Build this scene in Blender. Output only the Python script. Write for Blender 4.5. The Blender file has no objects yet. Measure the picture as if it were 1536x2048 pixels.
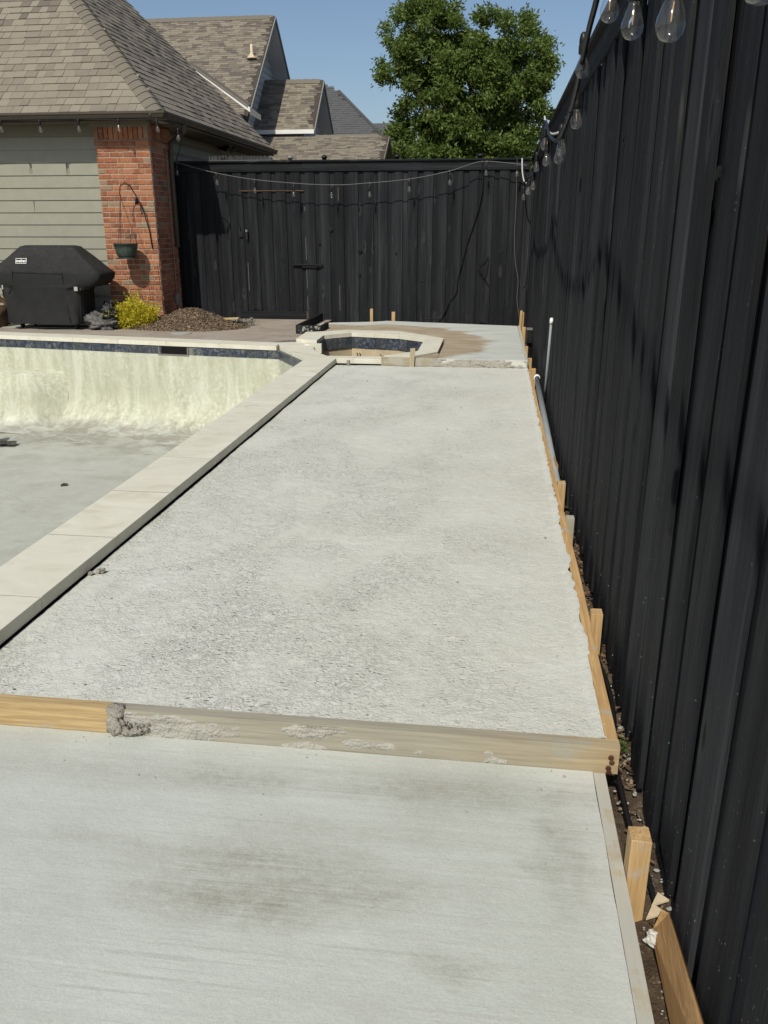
import bpy, bmesh, math, random
import numpy as np
from mathutils import Vector, Matrix, Euler, noise as mnoise

random.seed(7)
RNG = np.random.default_rng(11)
SC = bpy.context.scene
COL = SC.collection
PI = math.pi
R = math.radians

# ------------------------------------------------------------------ camera
cam = bpy.data.objects.new('camera', bpy.data.cameras.new('camera'))
COL.objects.link(cam)
cam.location = (0, 0, 1.5)
cam.rotation_euler = (R(90 - 19.027), 0, R(7.41))
cam.data.sensor_fit = 'VERTICAL'
cam.data.sensor_height = 24
cam.data.lens = 24 * 1650 / 2048
cam.data.clip_start = 0.02
cam.data.clip_end = 2000
SC.camera = cam

# ------------------------------------------------------------------ sky, sun, exposure
SUN = Vector((.205, 1, -1.07)).normalized()          # the way the light travels
w = bpy.data.worlds.new('World')
SC.world = w
w.use_nodes = True
nt = w.node_tree
bg = nt.nodes['Background']
sk = nt.nodes.new('ShaderNodeTexSky')
sk.sky_type = 'NISHITA'
sk.sun_disc = False
sk.sun_elevation = math.asin(-SUN.z)
sk.sun_rotation = math.atan2(-SUN.x, -SUN.y)
sk.air_density = 1.0
sk.dust_density = 1.6
sk.ozone_density = 2.2
nt.links.new(sk.outputs[0], bg.inputs[0])
bg.inputs[1].default_value = .112
sun = bpy.data.objects.new('sun', bpy.data.lights.new('sun', 'SUN'))
COL.objects.link(sun)
sun.data.energy = 4.5
sun.data.angle = R(.5)
sun.data.color = (1, .945, .80)
sun.rotation_euler = SUN.to_track_quat('-Z', 'Y').to_euler()
SC.view_settings.view_transform = 'Standard'
SC.view_settings.look = 'None'
SC.view_settings.exposure = -.19
SC.view_settings.gamma = 1
SC.view_settings.use_curve_mapping = False

# ------------------------------------------------------------------ material helpers
class NT:
    def __init__(s, name):
        s.m = bpy.data.materials.new(name)
        s.m.use_nodes = True
        s.t = s.m.node_tree
        s.b = s.t.nodes['Principled BSDF']
        s.b.inputs['Roughness'].default_value = .8
        s.b.inputs['Specular IOR Level'].default_value = .3
        tc = s.n('ShaderNodeTexCoord')
        s.obj = tc.outputs['Object']
        s.info = s.n('ShaderNodeObjectInfo')
        s.rnd = s.info.outputs['Random']

    def n(s, typ, **kw):
        nd = s.t.nodes.new(typ)
        for k, v in kw.items():
            setattr(nd, k, v)
        return nd

    def put(s, sock, v):
        if hasattr(v, 'is_linked'):
            s.t.links.new(v, sock)
        elif v is not None:
            if sock.type == 'RGBA' and len(v) == 3:
                v = (*v, 1)
            if sock.type == 'VECTOR' and not hasattr(v, '__len__'):
                v = (v, v, v)
            sock.default_value = v

    def math(s, op, a, b=None, c=None, clamp=False):
        nd = s.n('ShaderNodeMath', operation=op, use_clamp=clamp)
        s.put(nd.inputs[0], a)
        if b is not None:
            s.put(nd.inputs[1], b)
        if c is not None:
            s.put(nd.inputs[2], c)
        return nd.outputs[0]

    def vmath(s, op, a, b=None):
        nd = s.n('ShaderNodeVectorMath', operation=op)
        s.put(nd.inputs[0], a)
        if b is not None:
            s.put(nd.inputs[1], b)
        return nd.outputs['Value'] if op in ('LENGTH', 'DISTANCE') else nd.outputs[0]

    def coords(s, scale=(1, 1, 1), jitter=True, world=False):
        v = s.obj
        if world:
            v = s.n('ShaderNodeNewGeometry').outputs['Position']
        if jitter:
            j = s.math('MULTIPLY', s.rnd, 61.7)
            v = s.vmath('ADD', v, j)
        return s.vmath('MULTIPLY', v, scale)

    def noise(s, vec, scale=5, detail=4, rough=.55, dist=0):
        nd = s.n('ShaderNodeTexNoise')
        s.put(nd.inputs['Vector'], vec)
        nd.inputs['Scale'].default_value = scale
        nd.inputs['Detail'].default_value = detail
        nd.inputs['Roughness'].default_value = rough
        nd.inputs['Distortion'].default_value = dist
        return nd.outputs[0]

    def voro(s, vec, scale=5, feature='F1', out='Distance'):
        nd = s.n('ShaderNodeTexVoronoi', feature=feature)
        s.put(nd.inputs['Vector'], vec)
        nd.inputs['Scale'].default_value = scale
        return nd.outputs[out]

    def ramp(s, fac, stops, interp='LINEAR'):
        nd = s.n('ShaderNodeValToRGB')
        nd.color_ramp.interpolation = interp
        e = nd.color_ramp.elements
        while len(e) < len(stops):
            e.new(.5)
        for i, (p, c) in enumerate(stops):
            e[i].position = p
            if not hasattr(c, '__len__'):
                c = (c, c, c)
            e[i].color = (*c, 1)
        s.put(nd.inputs[0], fac)
        return nd.outputs[0]

    def mix(s, fac, a, b, mode='MIX'):
        nd = s.n('ShaderNodeMix', data_type='RGBA', blend_type=mode)
        s.put(nd.inputs[0], fac)
        s.put(nd.inputs[6], a)
        s.put(nd.inputs[7], b)
        return nd.outputs[2]

    def step(s, v, a, b):
        nd = s.n('ShaderNodeMapRange', clamp=True)
        s.put(nd.inputs[0], v)
        nd.inputs[1].default_value = a
        nd.inputs[2].default_value = b
        return nd.outputs[0]

    def sep(s, v):
        nd = s.n('ShaderNodeSeparateXYZ')
        s.put(nd.inputs[0], v)
        return nd.outputs

    def base(s, c):
        s.put(s.b.inputs['Base Color'], c)

    def rough(s, v):
        s.put(s.b.inputs['Roughness'], v)

    def bump(s, h, strength=.5, dist=.01, normal=None):
        nd = s.n('ShaderNodeBump')
        nd.inputs['Strength'].default_value = strength
        nd.inputs['Distance'].default_value = dist
        s.put(nd.inputs['Height'], h)
        if normal is not None:
            s.put(nd.inputs['Normal'], normal)
        s.t.links.new(nd.outputs[0], s.b.inputs['Normal'])
        return nd.outputs[0]

M = {}

def plain(name, c, rough=.7, var=.18, scale=12, bump=.15, metal=0, bd=.004):
    t = NT(name)
    v = t.noise(t.coords(), scale, 5, .6)
    lo = tuple(x * (1 - var) for x in c)
    hi = tuple(min(1, x * (1 + var)) for x in c)
    t.base(t.ramp(v, [(.3, lo), (.7, hi)]))
    t.rough(rough)
    t.b.inputs['Metallic'].default_value = metal
    if bump:
        t.bump(t.noise(t.coords(), scale * 5, 3), bump, bd)
    M[name] = t.m
    return t.m

def wood(name, dark, light, axis, grey=0, greycol=(.36, .35, .31), rings=34, smear=None):
    t = NT(name)
    sc = [rings, rings, rings]
    sc[axis] = .9
    v = t.coords(tuple(sc))
    n1 = t.noise(v, 1.6, 5, .62, .8)
    sc2 = [90, 90, 90]
    sc2[axis] = 4
    n2 = t.noise(t.coords(tuple(sc2)), 1, 3, .6)
    wv = t.math('FRACT', t.math('MULTIPLY', n1, 5.0))
    band = t.math('ABSOLUTE', t.math('SUBTRACT', wv, .5))
    c = t.ramp(band, [(.0, dark), (.3, tuple((a + b) / 2 for a, b in zip(dark, light))), (.5, light)])
    c = t.mix(.4, c, t.ramp(n2, [(.35, tuple(v_ * .8 for v_ in dark)), (.62, light)]))
    k = t.step(t.rnd, 0, 1)
    c = t.mix(t.math('MULTIPLY', k, .35), c, tuple(x * .72 for x in light))
    if grey:
        g = t.noise(t.coords((7, 7, 7)), 1, 6, .65)
        sm = t.step(g, .62 - .3 * grey, .70 - .25 * grey)
        c = t.mix(t.math('MULTIPLY', sm, .85), c, greycol)
    if smear:
        pos = t.n('ShaderNodeNewGeometry').outputs['Position']
        x = t.math('ADD', t.sep(pos)[0], t.math('MULTIPLY', t.math('SUBTRACT', t.noise(pos, 9, 5, .7), .5), .35))
        a_ = t.math('MULTIPLY', t.step(x, smear[0] - .03, smear[0] + .03), t.ramp(t.step(x, smear[0], smear[1]), [(0, .95), (.65, .92), (.88, .7), (1, .3)]))
        haze = t.ramp(n2, [(.3, tuple(v_ * .72 for v_ in greycol)), (.7, greycol)])
        c = t.mix(a_, c, haze)
    t.base(c)
    t.rough(.8)
    t.bump(t.math('ADD', n2, t.math('MULTIPLY', band, .4)), .35, .002)
    M[name] = t.m
    return t.m

# fence paint: near-black, brushed on rough-sawn boards, cement spatter near the ground
def fence_paint(name, axis, spat=True):
    t = NT(name)
    sc = [34, 34, 34]
    sc[axis] = 1.1
    g = t.noise(t.coords(tuple(sc)), 1, 5, .62, .4)
    sc2 = [150, 150, 150]
    sc2[axis] = 5
    g2 = t.noise(t.coords(tuple(sc2)), 1, 3, .6)
    blot = t.noise(t.coords((3, 3, 1.2)), 1, 4, .6)
    sc4 = [13, 13, 13]
    sc4[axis] = .5
    band = t.noise(t.coords(tuple(sc4)), 1, 3, .55, .3)
    c = t.ramp(g, [(.28, (.0065, .0074, .0088)), (.5, (.012, .0135, .0155)), (.66, (.021, .023, .026)), (.8, (.038, .041, .044))])
    c = t.mix(t.step(band, .50, .64), c, (.027, .029, .031))
    c = t.mix(t.step(band, .46, .34), c, (.0065, .0072, .0085))
    c = t.mix(t.math('MULTIPLY', t.step(blot, .48, .75), .5), c, (.021, .022, .023))
    k = t.math('MULTIPLY', t.rnd, .55)
    c = t.mix(k, c, (.0085, .0093, .0108))
    c = t.mix(1, c, (.80, .81, .87), 'MULTIPLY')
    odd = t.math('FRACT', t.math('MULTIPLY', t.rnd, 17.3))
    c = t.mix(t.math('MULTIPLY', t.step(odd, .62, .80), .8), c, t.mix(1, c, (1.75, 1.72, 1.68), 'MULTIPLY'))
    scz = [9, 9, 9]
    scz[axis] = 2.4
    kv = t.coords(tuple(scz))
    kd = t.voro(kv, .55)
    ring = t.math('MULTIPLY', t.step(kd, .17, .13), t.step(kd, .02, .06))
    c = t.mix(t.math('MULTIPLY', ring, .55), c, (.040, .042, .044))
    c = t.mix(t.step(kd, .07, .04), c, (.004, .0045, .005))
    # pale scuffs along the grain
    sc3 = [24, 24, 24]
    sc3[axis] = 2.2
    scf = t.noise(t.coords(tuple(sc3)), 1, 2, .5)
    c = t.mix(t.math('MULTIPLY', t.step(scf, .71, .80), .30), c, (.12, .12, .115))
    if spat:
        pos = t.n('ShaderNodeNewGeometry').outputs['Position']
        z = t.sep(pos)[2]
        low = t.step(z, .75, -.25)
        cells = t.voro(t.vmath('ADD', pos, 3.1), 60, 'F1', 'Distance')
        pick = t.noise(pos, 23, 2)
        dots = t.math('MULTIPLY', t.step(cells, .16, .09), t.step(pick, .53, .57))
        low2 = t.math('MULTIPLY', low, low)
        c = t.mix(t.math('MULTIPLY', dots, t.math('ADD', low2, .10, clamp=True)), c, (.45, .45, .42))
    t.base(c)
    t.rough(t.ramp(g2, [(.3, .68), (.7, .88)]))
    t.b.inputs['Specular IOR Level'].default_value = .2
    t.bump(t.math('ADD', t.math('ADD', t.math('MULTIPLY', g, .9), g2), t.math('SUBTRACT', t.math('MULTIPLY', band, 2.4), t.math('MULTIPLY', t.step(kd, .15, .05), 1.2))), .8, .006)
    M[name] = t.m

fence_paint('paint_upright', 2)
fence_paint('paint_along_y', 1, False)
fence_paint('paint_along_x', 0, False)
wood('pine_y', (.36, .205, .085), (.60, .41, .20), 1, .05)
wood('pine_x', (.30, .19, .085), (.55, .42, .235), 0, .35, (.40, .375, .30))
wood('pine_x_cement', (.25, .21, .145), (.43, .38, .28), 0, .6, (.37, .355, .305))
wood('pine_z', (.36, .215, .09), (.60, .42, .215), 2, .2)
wood('pine_z_grey', (.27, .22, .13), (.46, .40, .28), 2, .5)
wood('offcut_wood', (.25, .14, .055), (.43, .265, .12), 1, 0)
wood('plank_smeared', (.31, .20, .09), (.56, .42, .22), 0, .12, (.345, .33, .275), 34, (-1.19, .42))
wood('form_cement', (.36, .28, .165), (.48, .40, .26), 1, .98, (.44, .44, .405))

# smooth hand-trowelled concrete of the front slab
def smooth_concrete():
    t = NT('smooth_concrete')
    P = t.coords(jitter=False)
    n1 = t.noise(P, 2.6, 6, .62)
    st = t.noise(t.coords((1.4, 22, 1), False), 1, 5, .6, .5)
    c = t.ramp(n1, [(.3, (.41, .432, .405)), (.5, (.465, .494, .467)), (.72, (.51, .545, .52))])
    c = t.mix(t.math('MULTIPLY', t.step(st, .53, .70), .30), c, (.37, .37, .33))
    ln = t.noise(t.coords((.9, 75, 1), False), 1, 3, .55, .3)
    c = t.mix(t.math('MULTIPLY', t.math('MULTIPLY', t.step(ln, .585, .63), t.step(n1, .47, .60)), .42), c, (.30, .295, .255))
    xy = P
    # damp and dirty patches, each where it lies on the slab
    spots = [(-.52, 1.675, .34, .12, .8), (-.58, 1.575, .27, .09, .95), (-.34, 1.64, .2, .09, .75), (-.72, 2.04, .26, .06, .75), (-.12, 2.06, .38, .085, .7),
             (.27, 1.84, .10, .22, .75), (-.01, 1.44, .10, .05, .5), (-1.15, 2.03, .42, .07, .45), (-.35, 1.85, .4, .05, .35),
             (.3, 2.08, .12, .07, .8), (-.95, 1.74, .3, .03, .35)]
    warp = t.n('ShaderNodeTexNoise')
    t.put(warp.inputs['Vector'], t.vmath('MULTIPLY', P, (1, 2.6, 1)))
    warp.inputs['Scale'].default_value = 5.5
    warp.inputs['Detail'].default_value = 6
    warp.inputs['Roughness'].default_value = .7
    wv = t.vmath('MULTIPLY', t.vmath('SUBTRACT', warp.outputs['Color'], (.5, .5, .5)), (.34, .11, 0))
    Pw = t.vmath('ADD', P, wv)
    acc = None
    for (x, y, rx, ry, k) in spots:
        d = t.vmath('LENGTH', t.vmath('MULTIPLY', t.vmath('SUBTRACT', Pw, (x, y, 0)), (1 / rx, 1 / ry, 0)))
        m_ = t.math('MULTIPLY', t.step(d, 1.35, .35), k)
        acc = m_ if acc is None else t.math('MAXIMUM', acc, m_)
    tone = t.mix(t.noise(P, 3, 2), (.225, .205, .155), (.265, .262, .225))
    crisp = t.noise(t.coords((3.5, 120, 1), False), 1, 6, .7, .6)
    mott = t.noise(P, 26, 8, .78, .4)
    acc = t.math('MULTIPLY', acc, t.math('ADD', t.math('MULTIPLY', t.step(crisp, .36, .62), .45), t.math('MULTIPLY', t.step(mott, .34, .62), .55)), clamp=True)
    c = t.mix(t.math('MULTIPLY', acc, 1.25, clamp=True), c, tone)
    # bleached rim by the edge
    x = t.sep(P)[0]
    edge = t.step(t.math('ADD', x, t.math('MULTIPLY', n1, .25)), .34, .46)
    c = t.mix(t.math('MULTIPLY', edge, .45), c, (.56, .565, .55))
    # fine cracks in the trowel skin and pin holes
    pits = t.step(t.voro(P, 24, 'F1'), .055, .03)
    pk = t.step(t.noise(P, 15, 1), .57, .60)
    c = t.mix(t.math('MULTIPLY', t.math('MULTIPLY', pits, pk), .6), c, (.16, .155, .14))
    fine = t.noise(P, 160, 4, .7)
    c = t.mix(.22, c, t.ramp(fine, [(.3, (.34, .35, .325)), (.7, (.66, .68, .65))]))
    t.base(c)
    t.rough(.75)
    h = t.math('ADD', t.math('MULTIPLY', st, .7), t.math('ADD', t.math('MULTIPLY', t.noise(P, 38, 4, .6), .6), t.math('MULTIPLY', fine, .35)))
    t.bump(h, .42, .006)
    M['smooth_concrete'] = t.m
smooth_concrete()

def rough_concrete(name='rough_concrete'):
    t = NT(name)
    P = t.coords(jitter=False)
    n1 = t.noise(P, 1.1, 6, .6)
    n2 = t.noise(P, 5.5, 6, .65, .6)
    n3 = t.noise(t.vmath('MULTIPLY', P, (1, 1.7, 1)), 17, 5, .65, 1.0)
    crumb = t.noise(P, 42, 5, .66, 1.2)
    grit = t.noise(P, 150, 4, .7)
    # broad areas are torn up by the float, the rest lies smoother
    torn = t.step(t.noise(t.vmath('MULTIPLY', P, (1, .7, 1)), 1.7, 6, .66, .5), .38, .60)
    bias = t.step(t.math('ADD', t.sep(P)[0], t.math('MULTIPLY', t.math('SUBTRACT', n1, .5), 1.2)), .35, -.65)
    torn = t.math('MULTIPLY', torn, t.math('ADD', t.math('MULTIPLY', bias, .85), .25))
    wv = t.n('ShaderNodeTexNoise')
    t.put(wv.inputs['Vector'], P)
    wv.inputs['Scale'].default_value = 30
    Pw = t.vmath('ADD', t.vmath('MULTIPLY', P, (1, 1.5, 1)), t.vmath('MULTIPLY', wv.outputs['Color'], (.03, .03, 0)))
    pit = t.step(t.voro(Pw, 34), .30, .12)
    pick = t.step(t.noise(P, 11, 4, .65), .45, .56)
    pit = t.math('MULTIPLY', t.math('MULTIPLY', pit, pick), t.math('ADD', t.math('MULTIPLY', torn, .85), .15))
    c = t.ramp(n1, [(.3, (.535, .54, .492)), (.5, (.57, .578, .535)), (.7, (.605, .615, .578))])
    c = t.mix(t.math('MULTIPLY', t.step(n2, .50, .70), .28), c, (.46, .455, .40))
    c = t.mix(t.math('MULTIPLY', t.step(n2, .46, .30), .45), c, (.67, .68, .655))
    c = t.mix(t.math('MULTIPLY', t.step(n3, .56, .68), t.math('ADD', t.math('MULTIPLY', torn, .5), .18)), c, (.37, .365, .305))
    c = t.mix(t.math('MULTIPLY', pit, .8), c, (.20, .195, .155))
    c = t.mix(.28, c, t.ramp(grit, [(.3, (.32, .32, .28)), (.7, (.74, .75, .71))]))
    t.base(c)
    t.rough(.92)
    ridge = t.math('MULTIPLY', t.math('MAXIMUM', t.math('SUBTRACT', crumb, .46), 0), t.math('ADD', t.math('MULTIPLY', torn, 1.6), .35))
    h = t.math('ADD', ridge, t.math('MULTIPLY', n3, .35))
    h = t.math('ADD', h, t.math('MULTIPLY', grit, .12))
    h = t.math('SUBTRACT', h, t.math('MULTIPLY', pit, .55))
    t.bump(h, .8, .0115)
    M[name] = t.m
rough_concrete()

def deck_concrete():
    # new pale slab round the spa; the tan part is still damp and follows a ragged edge
    t = NT('spa_deck_concrete')
    P = t.coords(jitter=False)
    n1 = t.noise(t.vmath('MULTIPLY', P, (1, 1.6, 1)), 2.2, 6, .62)
    pale = t.ramp(n1, [(.3, (.42, .44, .415)), (.7, (.53, .555, .535))])
    tan = t.ramp(t.noise(t.vmath('MULTIPLY', P, (1, 2.4, 1)), 2.8, 6, .65, .6), [(.28, (.235, .185, .125)), (.5, (.345, .285, .205)), (.72, (.42, .365, .29))])
    q = t.vmath('MULTIPLY', t.vmath('SUBTRACT', P, (-1.75, 10.9, 0)), (1 / 1.72, 1 / 1.95, 0))
    d = t.math('ADD', t.vmath('LENGTH', q), t.math('MULTIPLY', t.math('SUBTRACT', n1, .5), .55))
    t.base(t.mix(t.step(d, .94, 1.04), tan, pale))
    t.rough(.8)
    t.bump(t.noise(P, 40, 5, .65), .35, .006)
    M['spa_deck_concrete'] = t.m
deck_concrete()

def patio_stone():
    t = NT('patio_stone')
    P = t.coords(jitter=False)
    n1 = t.noise(t.vmath('MULTIPLY', P, (1, 1.5, 1)), 1.7, 6, .65, .8)
    c = t.ramp(n1, [(.3, (.24, .20, .165)), (.5, (.315, .27, .225)), (.7, (.37, .335, .29))])
    c = t.mix(t.step(t.noise(P, 3.2, 4), .52, .66), c, (.27, .235, .20))
    t.base(c)
    t.rough(.75)
    cr = t.voro(t.vmath('ADD', P, t.vmath('MULTIPLY', n1, (.2, .2, 0))), 1.4, 'DISTANCE_TO_EDGE')
    t.bump(t.math('ADD', t.math('MULTIPLY', t.step(cr, 0, .03), .8), t.math('MULTIPLY', t.noise(P, 22, 4), .5)), .4, .008)
    M['patio_stone'] = t.m
patio_stone()

def travertine():
    t = NT('travertine')
    v = t.coords((1, 1, 1))
    n1 = t.noise(t.vmath('MULTIPLY', v, (3, 5, 3)), 1, 5, .6, 1.2)
    n2 = t.noise(v, 26, 4, .6)
    c = t.ramp(n1, [(.28, (.53, .49, .39)), (.45, (.62, .60, .50)), (.6, (.665, .65, .56)), (.75, (.71, .70, .62))])
    c = t.mix(t.math('MULTIPLY', t.rnd, .4), c, (.59, .575, .49))
    pits = t.math('MULTIPLY', t.step(t.voro(v, 60), .16, .08), t.step(t.noise(v, 9, 2), .58, .64))
    c = t.mix(t.math('MULTIPLY', pits, .6), c, (.30, .25, .2))
    t.base(c)
    t.rough(.6)
    t.bump(t.math('SUBTRACT', n2, t.math('MULTIPLY', pits, 1.5)), .2, .004)
    M['travertine'] = t.m
travertine()

def slate_tile():
    t = NT('slate_tile')
    v = t.coords((1, 1, 1))
    n1 = t.noise(v, 11, 6, .68, 1.6)
    n2 = t.noise(v, 36, 5, .65, .8)
    c = t.ramp(n1, [(.34, (.010, .014, .030)), (.45, (.022, .034, .066)), (.53, (.06, .078, .098)), (.60, (.16, .168, .165)), (.70, (.15, .118, .080)), (.78, (.03, .04, .06))])
    c = t.mix(t.math('MULTIPLY', t.step(n2, .58, .66), .55), c, (.24, .245, .24))
    c = t.mix(t.math('MULTIPLY', t.rnd, .6), c, t.ramp(t.math('FRACT', t.math('MULTIPLY', t.rnd, 7.3)), [(0, (.02, .03, .055)), (.5, (.075, .08, .08)), (1, (.035, .036, .04))]))
    t.base(c)
    t.rough(.38)
    t.b.inputs['Specular IOR Level'].default_value = .5
    t.bump(t.math('ADD', n1, t.math('MULTIPLY', n2, .5)), .4, .006)
    M['slate_tile'] = t.m
slate_tile()

def pool_plaster():
    t = NT('pool_plaster')
    P = t.n('ShaderNodeNewGeometry').outputs['Position']
    z = t.sep(P)[2]
    n1 = t.noise(P, 2.2, 6, .65)
    st = t.noise(t.vmath('MULTIPLY', P, (7, 7, 1.1)), 1, 6, .68, .7)
    blot = t.noise(P, 20, 7, .72, .35)
    wall = t.ramp(st, [(.3, (.355, .36, .265)), (.5, (.445, .45, .35)), (.68, (.555, .57, .48))])
    wall = t.mix(t.math('MULTIPLY', t.math('MULTIPLY', t.step(blot, .46, .60), t.step(n1, .35, .6)), .65), wall, (.61, .63, .54))
    floor = t.ramp(n1, [(.28, (.33, .332, .30)), (.5, (.40, .405, .378)), (.72, (.45, .46, .435))])
    floor = t.mix(t.math('MULTIPLY', t.step(t.noise(P, 5, 5, .6, .5), .53, .66), .3), floor, (.49, .50, .47))
    specks = t.math('MULTIPLY', t.step(t.voro(P, 14), .13, .06), t.step(t.noise(P, 3.5, 3), .50, .56))
    floor = t.mix(t.math('MULTIPLY', specks, .7), floor, (.12, .115, .10))
    dirt = t.step(t.noise(t.vmath('MULTIPLY', P, (1, 2, 1)), 1.6, 6, .7, .7), .53, .62)
    floor = t.mix(t.math('MULTIPLY', dirt, .4), floor, (.28, .27, .235))
    floor = t.mix(1, floor, (1.05, 1.06, 1.00), 'MULTIPLY')
    gr_ = t.noise(P, 90, 3, .7)
    floor = t.mix(.2, floor, t.ramp(gr_, [(.3, (.24, .24, .215)), (.7, (.56, .565, .54))]))
    # silt washed to the foot of the far wall
    sp_ = t.sep(P)
    yy_ = t.math('ADD', t.math('ADD', sp_[1], t.math('MULTIPLY', sp_[0], .152)), t.math('MULTIPLY', t.math('SUBTRACT', t.noise(P, 1.9, 6, .7, .6), .5), 2.6))
    silt = t.math('MULTIPLY', t.step(yy_, 8.75, 9.5), t.step(t.noise(t.vmath('MULTIPLY', P, (1, 2, 1)), 3.2, 6, .72, .5), .40, .54))
    floor = t.mix(t.math('MULTIPLY', silt, .85), floor, (.235, .228, .195))
    zz = t.math('ADD', z, t.math('MULTIPLY', t.math('SUBTRACT', st, .5), .45))
    c = t.mix(t.math('MULTIPLY', t.step(zz, -1.12, -.98), t.step(z, -1.165, -1.06)), floor, wall)
    scar = t.math('MULTIPLY', t.step(t.voro(t.vmath('MULTIPLY', P, (1, 1, .55)), 3.1), .16, .10), t.math('MULTIPLY', t.step(z, -.72, -.80), t.step(z, -1.08, -1.0)))
    c = t.mix(t.math('MULTIPLY', scar, .8), c, (.17, .165, .14))
    t.base(c)
    t.rough(.85)
    t.bump(t.math('ADD', t.math('MULTIPLY', t.noise(P, 2.5, 3), 2.0), t.math('MULTIPLY', t.noise(P, 70, 4), .5)), .15, .004)
    M['pool_plaster'] = t.m
pool_plaster()

def soil():
    t = NT('soil')
    P = t.coords(jitter=False)
    a = t.noise(P, 9, 6, .7, .5)
    b = t.noise(P, 60, 4, .7)
    c = t.ramp(a, [(.3, (.05, .034, .022)), (.55, (.095, .067, .044)), (.75, (.16, .125, .09))])
    c = t.mix(t.step(b, .60, .68), c, (.26, .22, .17))
    t.base(c)
    t.rough(.95)
    t.bump(t.math('ADD', a, b), .8, .02)
    M['soil'] = t.m
soil()

def brick_mat():
    t = NT('brick_clay')
    v = t.coords()
    n = t.noise(v, 18, 5, .65, .5)
    c = t.ramp(t.rnd, [(0, (.20, .072, .040)), (.2, (.28, .092, .044)), (.42, (.32, .122, .060)), (.62, (.355, .152, .080)), (.78, (.25, .098, .055)), (.87, (.14, .072, .05)), (.93, (.235, .18, .12))], 'CONSTANT')
    c = t.mix(t.step(n, .45, .75), c, (.36, .175, .10))
    c = t.mix(t.math('MULTIPLY', t.step(t.noise(v, 7, 2), .58, .68), .5), c, (.13, .055, .04))
    t.base(c)
    t.rough(.88)
    t.bump(t.noise(v, 60, 5, .7), .5, .006)
    M['brick_clay'] = t.m
brick_mat()

def shingle_mat(name, cols):
    t = NT(name)
    v = t.coords()
    n = t.noise(v, 170, 3, .8)
    n2 = t.noise(v, 5, 4, .6)
    c = t.ramp(t.rnd, [(i / len(cols), c_) for i, c_ in enumerate(cols)], 'CONSTANT')
    c = t.mix(t.math('MULTIPLY', t.step(n2, .4, .7), .28), c, tuple(x * 1.25 for x in cols[0]))
    c = t.mix(.4, c, t.mix(n, tuple(x * .35 for x in cols[-1]), tuple(x * 1.7 for x in cols[0])))
    t.base(c)
    t.rough(.93)
    t.bump(n, .35, .004)
    M[name] = t.m
shingle_mat('shingle_tan', [(.225, .198, .158), (.205, .182, .147), (.235, .208, .166)])
shingle_mat('shingle_brown', [(.158, .136, .112), (.168, .146, .119), (.148, .128, .106)])
shingle_mat('shingle_dark', [(.125, .108, .092), (.115, .10, .086), (.135, .116, .098)])
shingle_mat('shingle_part', [(.225, .198, .158), (.160, .138, .114), (.205, .182, .147), (.145, .126, .105), (.235, .208, .166), (.18, .156, .128), (.215, .19, .152)])
shingle_mat('slate_grey_shingle', [(.082, .084, .09), (.07, .072, .079), (.094, .096, .10)])
shingle_mat('cap_shingle', [(.158, .142, .115), (.145, .13, .106)])

plain('roof_under', (.06, .05, .042), .95)
plain('siding_olive', (.265, .262, .212), .6, .06, 6, .08)
plain('siding_pale', (.52, .545, .555), .6, .06, 6, .08)
plain('trim_olive', (.17, .158, .12), .6, .06, 5, .05)
plain('trim_white', (.74, .74, .72), .55, .06, 6, .05)
plain('trim_grey', (.22, .22, .21), .6, .06, 6, .05)
plain('gutter_brown', (.070, .058, .045), .42, .08, 5, .03)
plain('soffit_brown', (.13, .105, .075), .7, .1, 6, .05)
plain('mortar', (.37, .305, .235), .95, .15, 40, .4)
plain('joint_sand', (.19, .185, .165), .95, .2, 40, .4)
plain('black_plastic', (.012, .012, .013), .42, .15, 10, .05)
plain('black_iron', (.015, .013, .012), .5, .3, 30, .2)
plain('grey_pvc', (.26, .285, .30), .45, .08, 6, .03)
plain('white_pvc', (.78, .79, .78), .4, .05, 6, .03)
plain('rust_steel', (.10, .045, .025), .75, .3, 40, .3, .4)
plain('lamp_white', (.72, .72, .70), .4, .05)
plain('conduit_brown', (.20, .13, .095), .5, .1)
plain('meter_grey', (.20, .19, .18), .5, .1)
plain('rope_pale', (.52, .52, .50), .8, .15, 60, .3)
plain('cable_grey', (.10, .10, .10), .6, .1)
plain('cable_pale', (.20, .20, .195), .6, .1)
plain('cement_lump', (.31, .295, .26), .95, .28, 25, .9, 0, .012)
plain('cement_pale', (.52, .52, .49), .92, .18, 14, .6, 0, .012)
plain('smear_cement', (.36, .35, .315), .95, .16, 20, .7, 0, .012)
plain('grout_dark', (.20, .18, .145), .95, .2, 40, .3)
plain('soffit_pale', (.66, .68, .69), .6, .05, 6, .03)
plain('chip_pale', (.56, .47, .33), .9, .2, 18, .3)
plain('spa_plaster', (.455, .385, .26), .8, .15, 7, .2)
plain('bark', (.075, .055, .04), .95, .3, 14, .8)
plain('basket_green', (.045, .062, .052), .6, .4, 14, .3)
plain('cloth_dark', (.07, .066, .06), .9, .3, 12, .4)
plain('bag_grey', (.085, .083, .08), .45, .55, 9, .5, 0, .02)
plain('bag_black', (.018, .018, .02), .28, .5, 9, .5, 0, .02)
plain('bag_blue', (.03, .14, .34), .35, .2, 9, .2)
plain('brown_wood_dark', (.085, .052, .03), .8, .35, 10, .3)
plain('lid_grey', (.33, .34, .31), .7, .1, 8, .2)
plain('print_white', (.78, .78, .77), .6, .02, 5, 0)
plain('opening_black', (.004, .004, .004), .9, .1, 5, 0)

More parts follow.
